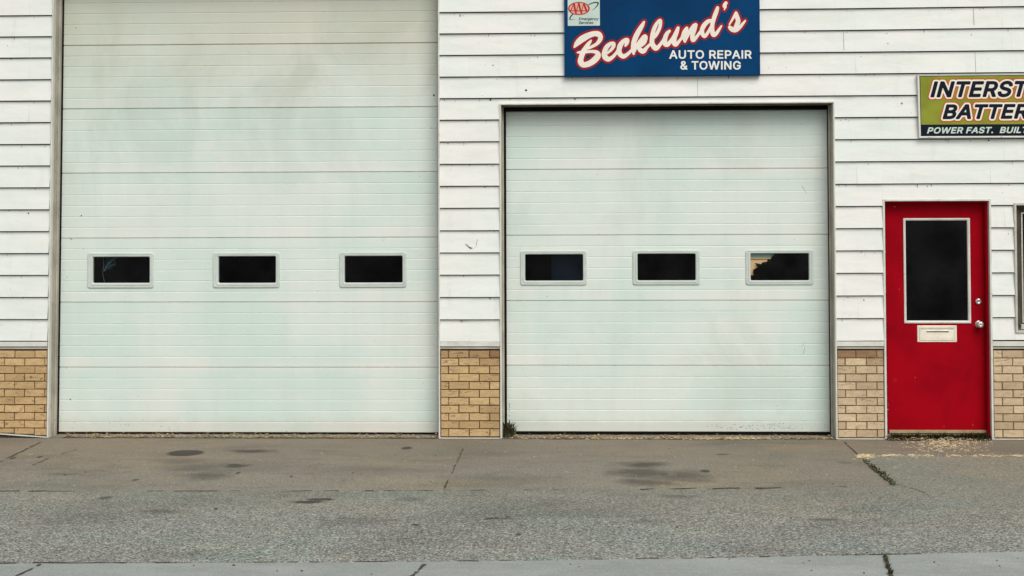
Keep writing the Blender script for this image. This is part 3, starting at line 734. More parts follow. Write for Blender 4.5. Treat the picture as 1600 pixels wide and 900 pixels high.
# outlines of the sans-serif capitals and small letters the signs need: advance width, contours (thousandths of an em)
GLYPH = {'A': (479, [[(16,0),(201,509),(276,509),(463,0),(395,0),(287,302),(264,372),(232,478),(245,478),(213,371),(191,302),(85,0)],[(110,142),(110,199),(370,199),(370,142)]]), 'U': (517, [[(259,-8),(230,-7),(203,-2),(177,5),(154,15),(133,28),(114,43),(98,60),(85,80),(74,101),(66,124),(62,148),(60,173),(60,509),(124,509),(124,178),(125,160),(128,144),(133,128),(141,113),(150,99),(160,87),(173,77),(187,68),(203,61),(220,56),(239,53),(259,52),(279,53),(298,56),(315,61),(331,68),(345,77),(357,87),(368,99),(377,113),(384,128),(389,144),(392,160),(393,178),(393,509),(457,509),(457,173),(456,148),(451,124),(443,101),(433,80),(419,60),(403,43),(384,28),(363,15),(340,5),(315,-2),(288,-7)]]), 'T': (448, [[(32,452),(32,509),(417,509),(417,452),(257,452),(257,0),(193,0),(193,452)]]), 'O': (533, [[(267,-7),(235,-5),(205,1),(177,11),(150,25),(126,42),(105,63),(86,88),(70,115),(57,146),(48,179),(42,215),(40,254),(42,293),(48,329),(57,362),(70,393),(86,421),(105,445),(126,466),(150,484),(177,498),(205,508),(235,514),(267,516),(299,514),(329,508),(357,498),(384,484),(408,466),(429,445),(448,421),(464,393),(477,362),(486,329),(491,293),(493,254),(491,215),(486,179),(477,146),(464,115),(448,88),(429,63),(408,42),(384,25),(357,11),(329,1),(299,-5)],[(267,53),(289,54),(310,59),(330,66),(349,76),(367,89),(383,105),(396,123),(408,144),(418,168),(425,194),(429,223),(430,254),(429,286),(425,314),(418,341),(408,365),(396,386),(383,404),(367,420),(349,433),(330,443),(310,450),(289,454),(267,456),(245,454),(223,450),(203,443),(184,433),(167,420),(151,404),(137,385),(125,364),(116,340),(109,314),(105,285),(103,254),(105,223),(109,194),(116,168),(125,144),(137,123),(151,105),(167,89),(184,76),(203,66),(223,59),(245,54)]]), 'R': (449, [[(60,0),(60,509),(236,509),(264,507),(290,504),(313,497),(333,489),(351,478),(367,465),(380,450),(390,433),(399,415),(405,395),(408,374),(409,352),(408,330),(405,309),(399,290),(390,271),(380,255),(367,240),(351,228),(333,217),(312,209),(289,203),(264,199),(236,198),(96,198),(96,255),(234,255),(252,256),(269,258),(284,262),(298,267),(309,273),(319,281),(327,290),(334,300),(339,312),(342,324),(344,338),(345,352),(344,367),(342,380),(339,393),(334,405),(327,415),(319,425),(309,433),(298,440),(284,445),(269,449),(252,451),(233,452),(125,452),(125,0)],[(353,0),(230,229),(303,229),(428,0)]]), 'E': (418, [[(60,0),(60,509),(372,509),(372,452),(125,452),(125,286),(355,286),(355,229),(125,229),(125,57),(375,57),(375,0)]]), 'P': (444, [[(60,0),(60,509),(235,509),(263,507),(289,503),(312,497),(332,487),(350,476),(366,462),(379,447),(390,430),(398,411),(404,391),(407,370),(409,348),(407,325),(404,304),(398,284),(390,265),(379,248),(366,233),(350,219),(332,207),(312,198),(289,191),(263,187),(235,186),(109,186),(109,242),(233,242),(252,243),(269,246),(284,250),(297,256),(308,264),(318,272),(327,282),(333,294),(338,306),(342,319),(344,333),(344,348),(344,362),(342,376),(338,389),(333,402),(326,413),(318,423),(308,431),(297,439),(284,444),(268,449),(251,451),(232,452),(125,452),(125,0)]]), 'I': (184, [[(60,0),(60,509),(124,509),(124,0)]]), '&': (447, [[(197,-7),(173,-6),(150,-2),(129,4),(110,12),(93,22),(78,34),(65,47),(54,62),(45,78),(39,96),(35,114),(34,133),(35,149),(37,163),(42,177),(47,189),(55,201),(63,213),(73,224),(85,235),(140,279),(216,335),(237,352),(255,375),(258,382),(260,389),(261,397),(262,405),(261,417),(258,427),(253,437),(245,445),(237,452),(226,457),(215,460),(201,461),(192,460),(184,459),(176,456),(168,453),(161,449),(155,444),(150,438),(145,431),(142,424),(139,416),(137,408),(137,399),(137,389),(139,380),(142,372),(145,363),(169,327),(204,284),(438,0),(364,0),(171,231),(121,293),(111,306),(102,319),(94,331),(87,344),(82,357),(78,370),(76,384),(75,398),(76,415),(79,430),(84,445),(91,458),(99,470),(109,481),(121,491),(134,499),(149,505),(165,510),(182,513),(200,513),(218,513),(235,510),(251,505),(266,499),(279,491),(290,482),(300,471),(308,459),(315,447),(320,433),(323,419),(324,404),(323,393),(322,382),(319,372),(315,362),(310,352),(305,342),(299,333),(291,325),(256,293),(154,217),(140,206),(128,195),(118,185),(110,174),(104,164),(100,154),(98,143),(97,131),(98,119),(100,108),(104,97),(109,87),(116,78),(124,70),(133,63),(143,57),(154,53),(166,49),(179,47),(193,46),(208,47),(223,50),(237,54),(251,59),(265,66),(278,75),(290,84),(301,95),(312,108),(321,121),(329,136),(336,151),(342,168),(346,186),(348,205),(349,224),(408,224),(407,201),(405,180),(401,161),(397,144),(391,128),(385,115),(378,103),(371,92),(345,62),(333,47),(320,34),(305,23),(289,14),(271,7),(252,1),(234,-3),(215,-6)]]), 'W': (686, [[(155,0),(16,509),(82,509),(163,196),(175,145),(187,94),(197,40),(189,40),(200,94),(211,145),(224,196),(306,509),(380,509),(462,196),(474,145),(486,94),(497,40),(488,40),(499,94),(510,145),(523,196),(603,509),(670,509),(530,0),(455,0),(368,323),(351,391),(336,475),(350,475),(335,395),(318,323),(230,0)]]), 'N': (523, [[(60,0),(60,509),(136,509),(343,183),(363,151),(388,107),(414,55),(405,54),(401,108),(399,157),(399,195),(399,509),(463,509),(463,0),(387,0),(202,290),(177,331),(148,381),(108,452),(119,454),(122,384),(124,328),(125,291),(125,0)]]), 'G': (520, [[(269,-7),(236,-5),(205,1),(176,11),(149,25),(125,43),(104,64),(85,88),(69,116),(57,146),(47,179),(42,215),(40,254),(42,293),(47,329),(57,362),(69,393),(85,421),(103,445),(125,466),(149,484),(175,498),(203,508),(233,514),(265,516),(285,515),(304,513),(322,509),(340,504),(358,497),(374,489),(389,480),(403,469),(416,458),(429,445),(439,431),(449,416),(458,401),(465,384),(470,367),(474,349),(408,349),(404,361),(399,372),(393,383),(387,393),(380,403),(373,411),(365,420),(356,427),(347,434),(337,439),(326,444),(315,448),(304,452),(291,454),(279,455),(265,456),(243,454),(222,450),(202,443),(183,432),(166,419),(150,404),(137,385),(125,364),(116,340),(109,314),(105,285),(103,254),(105,223),(109,194),(116,168),(125,145),(137,124),(151,105),(166,90),(184,76),(203,66),(224,59),(246,54),(269,53),(290,54),(309,57),(328,63),(345,71),(360,81),(374,93),(386,107),(396,123),(404,141),(410,160),(414,180),(415,202),(434,199),(283,199),(283,256),(478,256),(478,200),(476,170),(471,141),(463,115),(451,91),(436,69),(419,50),(399,33),(377,19),(352,8),(326,0),(298,-5)]]), 'S': (446, [[(224,-9),(197,-8),(172,-4),(149,1),(128,9),(108,19),(91,31),(76,45),(64,60),(54,77),(46,96),(41,115),(38,137),(104,137),(107,123),(110,110),(116,98),(123,88),(132,79),(142,71),(154,64),(166,59),(180,55),(194,52),(209,50),(224,49),(241,50),(257,52),(272,55),(286,60),(299,66),(311,74),(321,82),(329,92),(336,102),(341,114),(345,126),(346,139),(345,151),(342,161),(338,171),(332,179),(325,186),(316,193),(307,199),(296,205),(245,222),(184,239),(154,249),(128,260),(105,274),(86,289),(71,307),(60,326),(54,348),(52,372),(53,393),(58,413),(65,431),(75,448),(87,463),(102,476),(119,488),(138,498),(158,506),(180,511),(203,514),(227,516),(252,514),(275,511),(296,505),(316,498),(334,488),(351,476),(365,463),(377,449),(387,433),(394,415),(399,397),(401,378),(337,378),(334,396),(326,412),(316,426),(302,437),(286,447),(267,453),(247,457),(225,459),(209,458),(194,456),(180,452),(167,448),(156,442),(145,435),(136,427),(129,418),(123,409),(118,398),(116,387),(115,376),(116,363),(119,352),(124,342),(131,334),(139,326),(148,319),(158,313),(169,308),(212,293),(264,279),(312,264),(324,258),(336,252),(347,245),(359,238),(369,229),(379,220),(387,209),(395,198),(401,185),(405,171),(407,155),(408,139),(407,118),(403,99),(396,81),(386,64),(374,48),(360,34),(343,21),(323,11),(302,2),(278,-4),(252,-8)]]), 'B': (456, [[(60,0),(60,509),(241,509),(266,508),(289,504),(310,499),(329,491),(345,481),(359,469),(371,456),(381,442),(388,426),(394,410),(397,392),(398,374),(397,358),(395,344),(392,331),(387,320),(380,310),(373,301),(365,293),(356,286),(347,280),(336,275),(326,270),(315,267),(315,262),(327,261),(339,257),(351,252),(363,245),(374,237),(385,227),(394,216),(402,203),(409,189),(414,173),(417,155),(418,136),(417,117),(413,100),(408,83),(400,67),(390,52),(377,39),(362,28),(344,18),(324,10),(301,4),(275,1),(247,0)],[(125,57),(245,57),(272,58),(296,63),(315,70),(330,80),(341,92),(349,105),(354,120),(355,137),(355,149),(352,161),(348,173),(342,184),(335,194),(327,203),(317,211),(306,218),(293,224),(279,228),(264,230),(248,231),(125,231)],[(125,285),(238,285),(252,286),(265,288),(277,291),(288,296),(299,302),(308,309),(316,317),(323,326),(329,337),(333,348),(335,359),(336,372),(334,388),(330,403),(323,417),(313,429),(299,439),(283,446),(263,450),(240,452),(125,452)]]), 'F': (410, [[(60,0),(60,509),(369,509),(369,452),(125,452),(125,278),(346,278),(346,221),(125,221),(125,0)]]), 'L': (393, [[(60,0),(60,509),(125,509),(125,57),(361,57),(361,0)]]), '.': (188, [[(95,-4),(86,-4),(78,-1),(70,3),(63,9),(57,16),(53,24),(50,32),(50,41),(50,50),(53,59),(57,66),(63,73),(70,79),(78,83),(86,86),(95,87),(104,86),(113,83),(121,79),(128,73),(134,66),(138,59),(140,50),(141,41),(140,32),(138,24),(134,16),(128,9),(121,3),(113,-1),(104,-4)]]), 'm': (610, [[(53,0),(53,379),(112,379),(112,295),(108,295),(112,310),(118,323),(125,335),(132,346),(141,355),(151,363),(161,370),(172,376),(183,380),(195,384),(207,386),(219,386),(239,385),(257,380),(273,372),(287,361),(299,347),(309,331),(316,314),(321,295),(312,295),(317,308),(322,321),(329,332),(337,343),(347,353),(357,361),(368,369),(381,375),(394,380),(407,383),(422,385),(437,386),(453,385),(468,383),(483,378),(497,372),(510,364),(522,354),(532,342),(541,328),(548,313),(553,296),(556,276),(557,255),(557,0),(496,0),(496,254),(494,273),(490,289),(483,302),(473,313),(460,321),(447,326),(433,329),(419,330),(406,330),(395,328),(384,324),(374,320),(365,314),(358,307),(351,299),(345,290),(341,280),(338,270),(336,259),(335,247),(335,0),(274,0),(274,260),(273,275),(269,288),(262,301),(253,311),(242,320),(229,326),(215,329),(199,330),(188,330),(178,328),(168,325),(158,320),(148,314),(140,307),(132,299),(126,289),(121,278),(117,266),(114,253),(114,238),(114,0)]]), 'e': (404, [[(212,-8),(185,-7),(161,-2),(138,6),(117,16),(98,30),(82,46),(68,64),(56,85),(46,108),(40,132),(35,159),(34,187),(35,215),(39,242),(46,267),(55,290),(67,311),(81,329),(97,346),(115,359),(135,370),(157,378),(180,383),(205,384),(221,384),(236,382),(251,379),(266,374),(280,368),(294,361),(307,351),(319,341),(331,329),(341,315),(350,299),(357,282),(363,263),(368,242),(370,219),(371,194),(371,169),(75,169),(75,221),(338,221),(310,202),(309,220),(307,237),(303,254),(298,269),(291,282),(283,294),(273,305),(263,314),(250,321),(237,326),(222,329),(205,330),(189,329),(173,326),(159,321),(146,313),(135,304),(125,294),(116,282),(109,270),(103,256),(99,241),(97,226),(96,211),(96,178),(97,157),(100,139),(104,122),(110,106),(118,92),(128,80),(139,70),(151,61),(165,55),(179,50),(195,47),(212,46),(224,47),(234,48),(244,50),(254,53),(263,56),(271,61),(278,66),(285,73),(292,80),(297,88),(302,96),(306,105),(365,91),(360,77),(353,63),(345,51),(335,39),(324,29),(311,19),(298,11),(283,4),(266,-1),(249,-5),(231,-7)]]), 'r': (259, [[(53,0),(53,379),(112,379),(112,321),(115,321),(122,335),(130,347),(140,358),(152,367),(166,375),(181,380),(196,384),(213,385),(229,384),(243,384),(243,322),(230,324),(207,326),(194,325),(182,323),(170,319),(159,315),(149,309),(140,301),(132,293),(126,284),(121,273),(117,262),(114,250),(114,237),(114,0)]]), 'g': (425, [[(207,-151),(187,-150),(168,-148),(150,-144),(134,-140),(119,-134),(105,-127),(93,-119),(82,-110),(73,-101),(64,-91),(57,-80),(51,-69),(101,-41),(122,-66),(128,-72),(136,-78),(145,-83),(154,-88),(165,-92),(178,-95),(192,-97),(207,-97),(229,-96),(249,-92),(267,-85),(282,-75),(295,-62),(304,-47),(310,-28),(311,-6),(311,68),(306,68),(287,41),(280,34),(272,28),(263,21),(252,16),(241,11),(227,8),(212,5),(195,5),(173,6),(152,10),(132,17),(113,27),(95,39),(80,53),(67,71),(55,90),(46,112),(39,136),(35,163),(34,191),(35,220),(39,246),(46,271),(55,293),(66,314),(80,332),(95,347),(112,361),(131,371),(152,378),(173,383),(196,384),(213,384),(228,382),(242,378),(253,373),(264,367),(273,360),(281,353),(288,346),(308,319),(313,319),(313,379),(372,379),(372,-9),(371,-32),(367,-54),(360,-73),(350,-90),(338,-104),(324,-117),(308,-127),(291,-136),(271,-142),(251,-147),(229,-150)],[(205,59),(222,60),(237,63),(251,68),(264,75),(275,84),(285,95),(293,107),(300,121),(305,137),(309,154),(312,172),(312,193),(312,212),(309,231),(305,248),(300,264),(293,278),(285,291),(275,303),(264,312),(251,320),(237,325),(222,329),(205,330),(188,329),(172,325),(158,320),(145,312),(134,302),(124,290),(115,277),(109,262),(103,246),(99,229),(97,212),(96,193),(97,173),(99,155),(103,138),(109,123),(116,108),(124,96),(134,85),(145,76),(158,68),(172,63),(188,60)]]), 'n': (410, [[(114,227),(114,0),(53,0),(53,379),(112,379),(112,287),(102,287),(112,312),(124,332),(137,349),(152,362),(169,372),(187,379),(207,383),(227,384),(246,383),(264,380),(280,376),(295,369),(309,360),(321,349),(332,336),(341,321),(348,304),(353,285),(356,264),(357,240),(357,0),(296,0),(296,235),(295,256),(290,275),(283,291),(273,304),(260,315),(246,323),(229,328),(210,329),(197,328),(184,326),(172,322),(161,317),(150,311),(141,303),(133,293),(126,283),(121,271),(117,257),(114,243)]]), 'c': (396, [[(207,-8),(182,-7),(159,-2),(137,6),(117,16),(98,30),(82,46),(68,64),(56,85),(46,108),(40,133),(36,159),(34,187),(36,216),(40,243),(46,268),(56,291),(68,312),(82,330),(98,346),(117,360),(137,371),(159,378),(182,383),(207,384),(221,384),(234,383),(247,380),(260,377),(272,373),(284,368),(295,362),(305,356),(315,349),(324,341),(332,332),(340,322),(347,312),(353,301),(358,289),(362,277),(303,262),(290,289),(270,311),(242,325),(207,330),(189,329),(173,325),(158,319),(145,310),(134,300),(124,287),(115,274),(108,258),(103,242),(99,224),(97,206),(96,187),(97,169),(99,151),(103,134),(108,117),(115,102),(124,89),(134,76),(145,66),(158,57),(173,51),(189,48),(207,46),(243,52),(271,66),(292,89),(304,117),(363,102),(359,90),(354,78),(348,67),(341,56),(334,46),(325,37),(316,29),(306,21),(296,15),(285,9),(273,4),(261,-1),(248,-4),(235,-6),(221,-8)]]), 'y': (389, [[(47,-139),(61,-86),(71,-87),(80,-89),(88,-90),(96,-90),(104,-89),(111,-87),(118,-84),(124,-80),(130,-74),(136,-67),(141,-58),(146,-48),(151,-36),(163,-1),(17,379),(84,379),(165,155),(187,87),(206,21),(184,21),(202,87),(224,155),(305,379),(371,379),(204,-58),(198,-72),(191,-85),(184,-97),(177,-107),(168,-116),(159,-124),(150,-130),(139,-136),(128,-140),(117,-143),(104,-145),(91,-145),(65,-143)]]), 'v': (389, [[(163,0),(17,379),(84,379),(165,155),(187,87),(206,21),(184,21),(203,87),(224,155),(305,379),(371,379),(226,0)]]), 'i': (166, [[(53,0),(53,379),(114,379),(114,0)],[(84,443),(75,444),(67,446),(60,449),(54,455),(48,461),(44,468),(42,475),(41,483),(42,491),(44,499),(48,506),(54,512),(60,517),(67,521),(75,523),(84,524),(92,523),(100,521),(107,517),(114,512),(119,506),(123,499),(126,491),(126,483),(126,475),(123,468),(119,461),(114,455),(107,449),(100,446),(92,444)]]), 's': (365, [[(182,-8),(163,-7),(145,-5),(128,-2),(112,3),(98,10),(84,18),(72,27),(62,38),(53,50),(45,63),(40,78),(36,94),(94,107),(99,92),(105,79),(114,69),(124,60),(136,54),(150,49),(165,46),(181,45),(200,46),(217,50),(232,55),(244,62),(255,71),(262,81),(267,91),(268,103),(267,112),(265,121),(260,129),(254,136),(246,142),(237,147),(225,151),(212,155),(149,170),(125,177),(104,186),(87,196),(72,208),(61,222),(53,237),(48,255),(47,274),(48,290),(51,305),(57,319),(65,332),(75,343),(87,354),(100,363),(115,370),(131,377),(149,381),(167,384),(187,384),(206,384),(223,381),(239,378),(254,372),(267,366),(279,358),(290,349),(299,339),(307,328),(314,316),(319,303),(324,290),(268,277),(264,288),(258,298),(251,307),(243,316),(232,323),(219,328),(205,331),(187,333),(171,332),(156,329),(143,324),(131,317),(121,308),(114,299),(110,289),(109,277),(110,267),(112,258),(117,250),(124,243),(133,237),(144,232),(157,227),(172,223),(229,209),(254,202),(275,194),(292,183),(306,171),(317,158),(325,142),(330,125),(331,107),(330,90),(326,75),(321,61),(312,47),(302,35),(290,24),(276,15),(260,6),(242,0),(223,-5),(203,-7)]]), 'D': (502, [[(219,0),(96,0),(96,57),(215,57),(244,58),(272,63),(296,70),(318,81),(337,94),(354,110),(368,128),(379,149),(388,172),(394,198),(398,226),(399,255),(398,285),(394,312),(388,337),(379,361),(368,381),(354,399),(338,415),(320,428),(299,438),(275,446),(249,450),(221,452),(93,452),(93,509),(225,509),(261,507),(294,501),(325,492),(353,478),(377,461),(399,441),(418,418),(433,391),(446,361),(455,329),(460,293),(462,255),(460,217),(455,181),(446,149),(433,119),(417,92),(398,68),(376,48),(351,31),(322,17),(291,8),(256,2)],[(125,509),(125,0),(60,0),(60,509)]])}
CAPH = GLYPH['I'][1]; CAPH = max(p[1] for l in CAPH for p in l)/1000
def text_edges(body, shear=0.0, spacing=1.0):
    E = []; x = 0.0
    for c in body:
        if c == ' ': x += .20*spacing; continue
        adv, loops = GLYPH[c]
        for l in loops:
            for (ax, ay), (bx, by) in zip(l, l[1:]+l[:1]):
                E.append((x+(ax+shear*ay)/1000, ay/1000, x+(bx+shear*by)/1000, by/1000))
        x += adv/1000*spacing
    return np.array(E)
def text_sdf(PX, PY, E):
    d = np.full(PX.shape, 1e9); wind = np.zeros(PX.shape, int)
    for ax, ay, bx, by in E:
        vx, vy = bx-ax, by-ay; L = vx*vx+vy*vy+1e-12
        t = np.clip(((PX-ax)*vx+(PY-ay)*vy)/L, 0, 1)
        d = np.minimum(d, np.hypot(PX-ax-t*vx, PY-ay-t*vy))
        if abs(vy) > 1e-12:
            c = ((ay > PY) != (by > PY)) & (PX < ax+(PY-ay)*vx/vy)
            wind += np.where(c, 1 if vy > 0 else -1, 0)
    return np.where(wind != 0, -d, d)
def place(E, x0, x1, ytop, ybase, ref=None, cap=None):
    """map text edges to photo-pixel coordinates; ref = edges whose width spans x0..x1"""
    r = E if ref is None else ref
    mx0, mx1 = r[:, [0, 2]].min(), r[:, [0, 2]].max()
    h = cap if cap else r[:, [1, 3]].max()
    o = E.copy(); sx = (x1-x0)/(mx1-mx0); sy = (ybase-ytop)/h
    o[:, [0, 2]] = x0+(E[:, [0, 2]]-mx0)*sx; o[:, [1, 3]] = ybase-E[:, [1, 3]]*sy
    return o
def grid(x0, x1, y0, y1, st): return np.meshgrid(np.arange(x0, x1+st, st), np.arange(y0, y1+st, st))
def iso_mesh(mb, PX, PY, D, level, y, m=0):
    """flat sheet where D < level (marching squares), placed on the plane at depth y"""
    V = level-D; ny, nx = V.shape; IN = V > 0; cache = {}
    def P(px, py):
        k = (round(px, 4), round(py, 4))
        if k not in cache: x, z = W(px, py, y); cache[k] = mb.vert((x, y, z))
        return cache[k]
    full = IN[:-1, :-1] & IN[1:, :-1] & IN[:-1, 1:] & IN[1:, 1:]; anyin = IN[:-1, :-1] | IN[1:, :-1] | IN[:-1, 1:] | IN[1:, 1:]
    for j in range(ny-1):
        i = 0
        while i < nx-1:
            if full[j, i]:
                k = i
                while k < nx-1 and full[j, k]: k += 1
                mb.face([P(PX[j+1, i], PY[j+1, i]), P(PX[j+1, k], PY[j+1, k]), P(PX[j, k], PY[j, k]), P(PX[j, i], PY[j, i])], m); i = k; continue
            if anyin[j, i]:
                c = [(j, i), (j+1, i), (j+1, i+1), (j, i+1)]; out = []
                for q in range(4):
                    a, b = c[q], c[(q+1) % 4]; va, vb = V[a], V[b]
                    if va > 0: out.append((PX[a], PY[a]))
                    if (va > 0) != (vb > 0):
                        t = va/(va-vb); out.append((PX[a]+(PX[b]-PX[a])*t, PY[a]+(PY[b]-PY[a])*t))
                ids = []
                for p in out:
                    n = P(*p)
                    if n not in ids: ids.append(n)
                if len(ids) > 2: mb.face(ids, m)
            i += 1
def iso_obj(name, PX, PY, D, level, y, mat, parent):
    mb = MB(); iso_mesh(mb, PX, PY, D, level, y); return mb.build(name, mat, parent)

# ---- the blue shop sign
SY = -.055
ws = empty('shop_sign', (W(1034, 118, SY)[0], SY, W(1034, 118, SY)[1]))
tag(ws, 'blue shop sign with white script lettering above the shorter garage door', 'sign')
pm = MB(); a, b = W(881.5, -7, SY), W(1188, 117.5, SY)
pm.box(a[0], b[0], SY, -.008, b[1], a[1], 0, .004)
pm.build('sign_panel', M['sign_blue'], ws)
s1 = lambda L: [(890+x/11.84, 36+y/11.84, r/11.84) for x, y, r in L]
s2 = lambda L: [(970+x/11.84, 16+y/11.84, r/11.84) for x, y, r in L]
s3 = lambda L: [(1060+x/11.84, y/11.84, r/11.84) for x, y, r in L]
STR = [
 s1([(88, 445, 14), (140, 375, 44), (225, 300, 58), (340, 235, 52), (450, 198, 44), (530, 205, 48), (572, 255, 40), (558, 315, 36), (508, 380, 28), (430, 428, 24), (345, 470, 18)]),
 s1([(395, 325, 14), (350, 385, 32), (300, 460, 40), (250, 540, 44), (215, 640, 44), (205, 715, 50), (245, 770, 46), (320, 765, 48), (400, 730, 50), (480, 665, 54), (528, 595, 48), (500, 542, 34), (420, 526, 26), (320, 532, 22), (230, 538, 26), (150, 545, 14)]),
 s1([(695, 560, 16), (765, 500, 24), (812, 432, 30), (815, 378, 28), (760, 382, 30), (690, 440, 40), (645, 540, 42), (652, 620, 48), (710, 668, 42), (780, 640, 30), (850, 570, 24), (892, 500, 20)]),
 s1([(1030, 425, 14), (1058, 370, 34), (1065, 312, 34), (1000, 332, 34), (940, 410, 44), (915, 500, 42), (930, 570, 42), (990, 618, 36), (1060, 585, 30), (1130, 520, 22), (1165, 465, 18)]),
 s2([(430, 215, 16), (390, 290, 34), (330, 390, 42), (270, 510, 45), (235, 620, 40), (228, 720, 36), (238, 805, 18)]),
 s2([(238, 790, 18), (300, 650, 28), (380, 550, 34), (440, 484, 34), (462, 512, 32), (430, 600, 34), (360, 660, 28), (320, 690, 20)]),
 s2([(320, 690, 22), (365, 738, 40), (420, 758, 40), (480, 690, 26), (545, 625, 20)]),
 s2([(590, 530, 16), (640, 480, 24), (700, 370, 28), (733, 270, 26), (735, 190, 24), (700, 202, 24), (640, 290, 32), (600, 400, 36), (580, 520, 40), (582, 620, 42), (640, 700, 44), (700, 670, 30), (760, 590, 22), (790, 540, 20)]),
 s2([(900, 385, 22), (850, 440, 34), (815, 540, 40), (820, 620, 42), (868, 632, 38), (930, 560, 28), (990, 470, 28), (1058, 330, 22)]),
 s2([(1060, 325, 24), (1030, 410, 38), (990, 510, 42), (985, 600, 42), (1020, 638, 30), (1080, 570, 24), (1130, 510, 22)]),
 s3([(-5, 800, 18), (60, 700, 20), (110, 590, 34), (155, 522, 24)]),
 s3([(155, 522, 26), (138, 600, 36), (115, 690, 40), (120, 768, 20)]),
 s3([(120, 768, 18), (170, 660, 26), (230, 550, 30), (290, 475, 34)]),
 s3([(318, 462, 34), (290, 560, 38), (260, 660, 38), (272, 738, 38), (330, 690, 26), (405, 585, 20)]),
 s3([(620, 385, 26), (560, 390, 32), (490, 450, 38), (440, 540, 38), (442, 620, 36), (485, 672, 28), (540, 610, 26), (610, 490, 24), (640, 420, 24)]),
 s3([(725, 145, 26), (700, 220, 36), (660, 330, 35), (630, 440, 35), (625, 560, 38), (650, 638, 42), (700, 620, 30), (750, 550, 22), (797, 478, 12)]),
 s3([(878, 55, 28), (852, 108, 32), (868, 130, 20), (850, 178, 8)]),
 s3([(945, 450, 12), (1000, 360, 17), (1050, 270, 24), (1068, 234, 20), (1085, 310, 36), (1105, 390, 40), (1080, 460, 38), (1040, 520, 24)]),
 s3([(948, 502, 28), (990, 540, 40), (1050, 560, 36), (1120, 520, 30), (1190, 440, 22), (1237, 382, 12)]),
]
PX, PY = grid(884, 1176, -6, 114, .45)
D = seg_sdf(PX, PY, STR)
iso_obj('letter_outline', PX, PY, D, 3.4, SY-.0012, M['sign_red'], ws)
iso_obj('lettering', PX, PY, D, .3, SY-.0024, M['sign_cream'], ws)
for body, x0, x1, yt, yb in (('AUTO REPAIR', 1046.2, 1174, 79.0, 91.2), ('& TOWING', 1063.5, 1157, 95.9, 108.2)):
    E = place(text_edges(body, 0, 1.06), x0, x1, yt, yb, cap=CAPH)
    PX, PY = grid(x0-3, x1+3, yt-3, yb+3, .3)
    iso_obj('small_lettering', PX, PY, text_sdf(PX, PY, E), .5, SY-.0012, M['sign_white'], ws)
# motor club sticker in the corner
st = MB(); a, b = W(887, -1, SY-.001), W(937.3, 40, SY-.001)
st.ring((a[0], b[0], b[1], a[1]), (a[0]+.01, b[0]-.01, b[1]+.01, a[1]-.01), [(0, SY-.0011), (1, SY-.0012)], 0, cap=SY-.0012, n=3, ro=.006, ri=.004)
sto = st.build('sticker', M['sign_mint'], ws)
e4 = lambda L: [(880+x/20, y/20, r/20) for x, y, r in L]
PX, PY = grid(886, 938, 0, 26, .22)
ox, oy = 880+490/20, 265/20
q = np.hypot((PX-ox)/16.4, (PY-oy)/9.9); Do = (q-1)*11
iso_obj('emblem_oval', PX, PY, Do, 0, SY-.0018, M['sticker_pink'], sto)
AAA = [e4([(335, 85, 10), (230, 350, 16)]), e4([(335, 85, 26), (360, 250, 30), (405, 440, 24)]), e4([(485, 75, 10), (400, 400, 16)]), e4([(485, 75, 26), (520, 250, 30), (580, 440, 24)]),
       e4([(640, 95, 10), (565, 420, 14)]), e4([(640, 95, 24), (690, 240, 30), (745, 360, 24)]), e4([(235, 335, 13), (725, 335, 13)])]
DA = np.minimum(np.maximum(seg_sdf(PX, PY, AAA), Do), np.abs(Do+.35)-.75)
iso_obj('emblem_letters', PX, PY, DA, 0, SY-.0024, M['sticker_red'], sto)
SW = [e4([(775, 155, 10), (900, 100, 17), (1020, 74, 19), (1090, 95, 22), (1072, 160, 18), (1000, 250, 11), (900, 330, 4)]), e4([(300, 440, 20), (240, 510, 19), (205, 585, 17), (230, 618, 11), (290, 615, 6), (380, 600, 3)])]
PX, PY = grid(886, 938, 0, 34, .25); Dm = seg_sdf(PX, PY, SW)
qq = (np.hypot((PX-ox)/16.8, (PY-oy)/10.3)-1)*11
iso_obj('emblem_swoosh', PX, PY, np.maximum(Dm, -qq), 0, SY-.0018, M['sticker_navy'], sto)
for body, x0, x1, yt, yb in (('Emergency', 904.3, 935.6, 27.4, 31.4), ('Services', 904.3, 926.8, 33.4, 37.4)):
    E = place(text_edges(body, .25, 1.0), x0, x1, yt, yb, cap=CAPH)
    PX, PY = grid(x0-1, x1+1, yt-1, yb+2, .12); iso_obj('emblem_lettering', PX, PY, text_sdf(PX, PY, E), .17, SY-.0019, M['sticker_navy'], sto)

# ---- the green battery sign
BY = -.05
bs_ = empty('battery_sign', (W(1560, 214, BY)[0], BY, W(1560, 214, BY)[1]))
tag(bs_, 'olive green battery sign with black and white italic letters above the red entry door', 'sign')
XR = 1433+262                          # right end, beyond the frame
def quadring(mb, o, i, yo, yi, m=0):
    O = [W(*p, BY) for p in o]; I = [W(*p, BY) for p in i]
    for k in range(4):
        n = (k+1) % 4
        mb.quad((O[k][0], yo, O[k][1]), (O[n][0], yo, O[n][1]), (I[n][0], yi, I[n][1]), (I[k][0], yi, I[k][1]), m)
        mb.quad((O[k][0], -.012, O[k][1]), (O[n][0], -.012, O[n][1]), (O[n][0], yo, O[n][1]), (O[k][0], yo, O[k][1]), m)
rm = MB()
OC = [(1436.3, 215.2), (XR, 214.2), (XR-3, 113.5), (1433.6, 117)]
IC = [(1439.0, 212.8), (XR-3, 211.8), (XR-6, 116), (1436.6, 118.6)]
quadring(rm, OC, IC, BY, BY+.002)
rm.build('sign_rim', M['trim'], bs_)
pn = MB(); P4 = [W(*p, BY) for p in IC]; pn.quad(*[(p[0], BY+.003, p[1]) for p in P4], m=1)
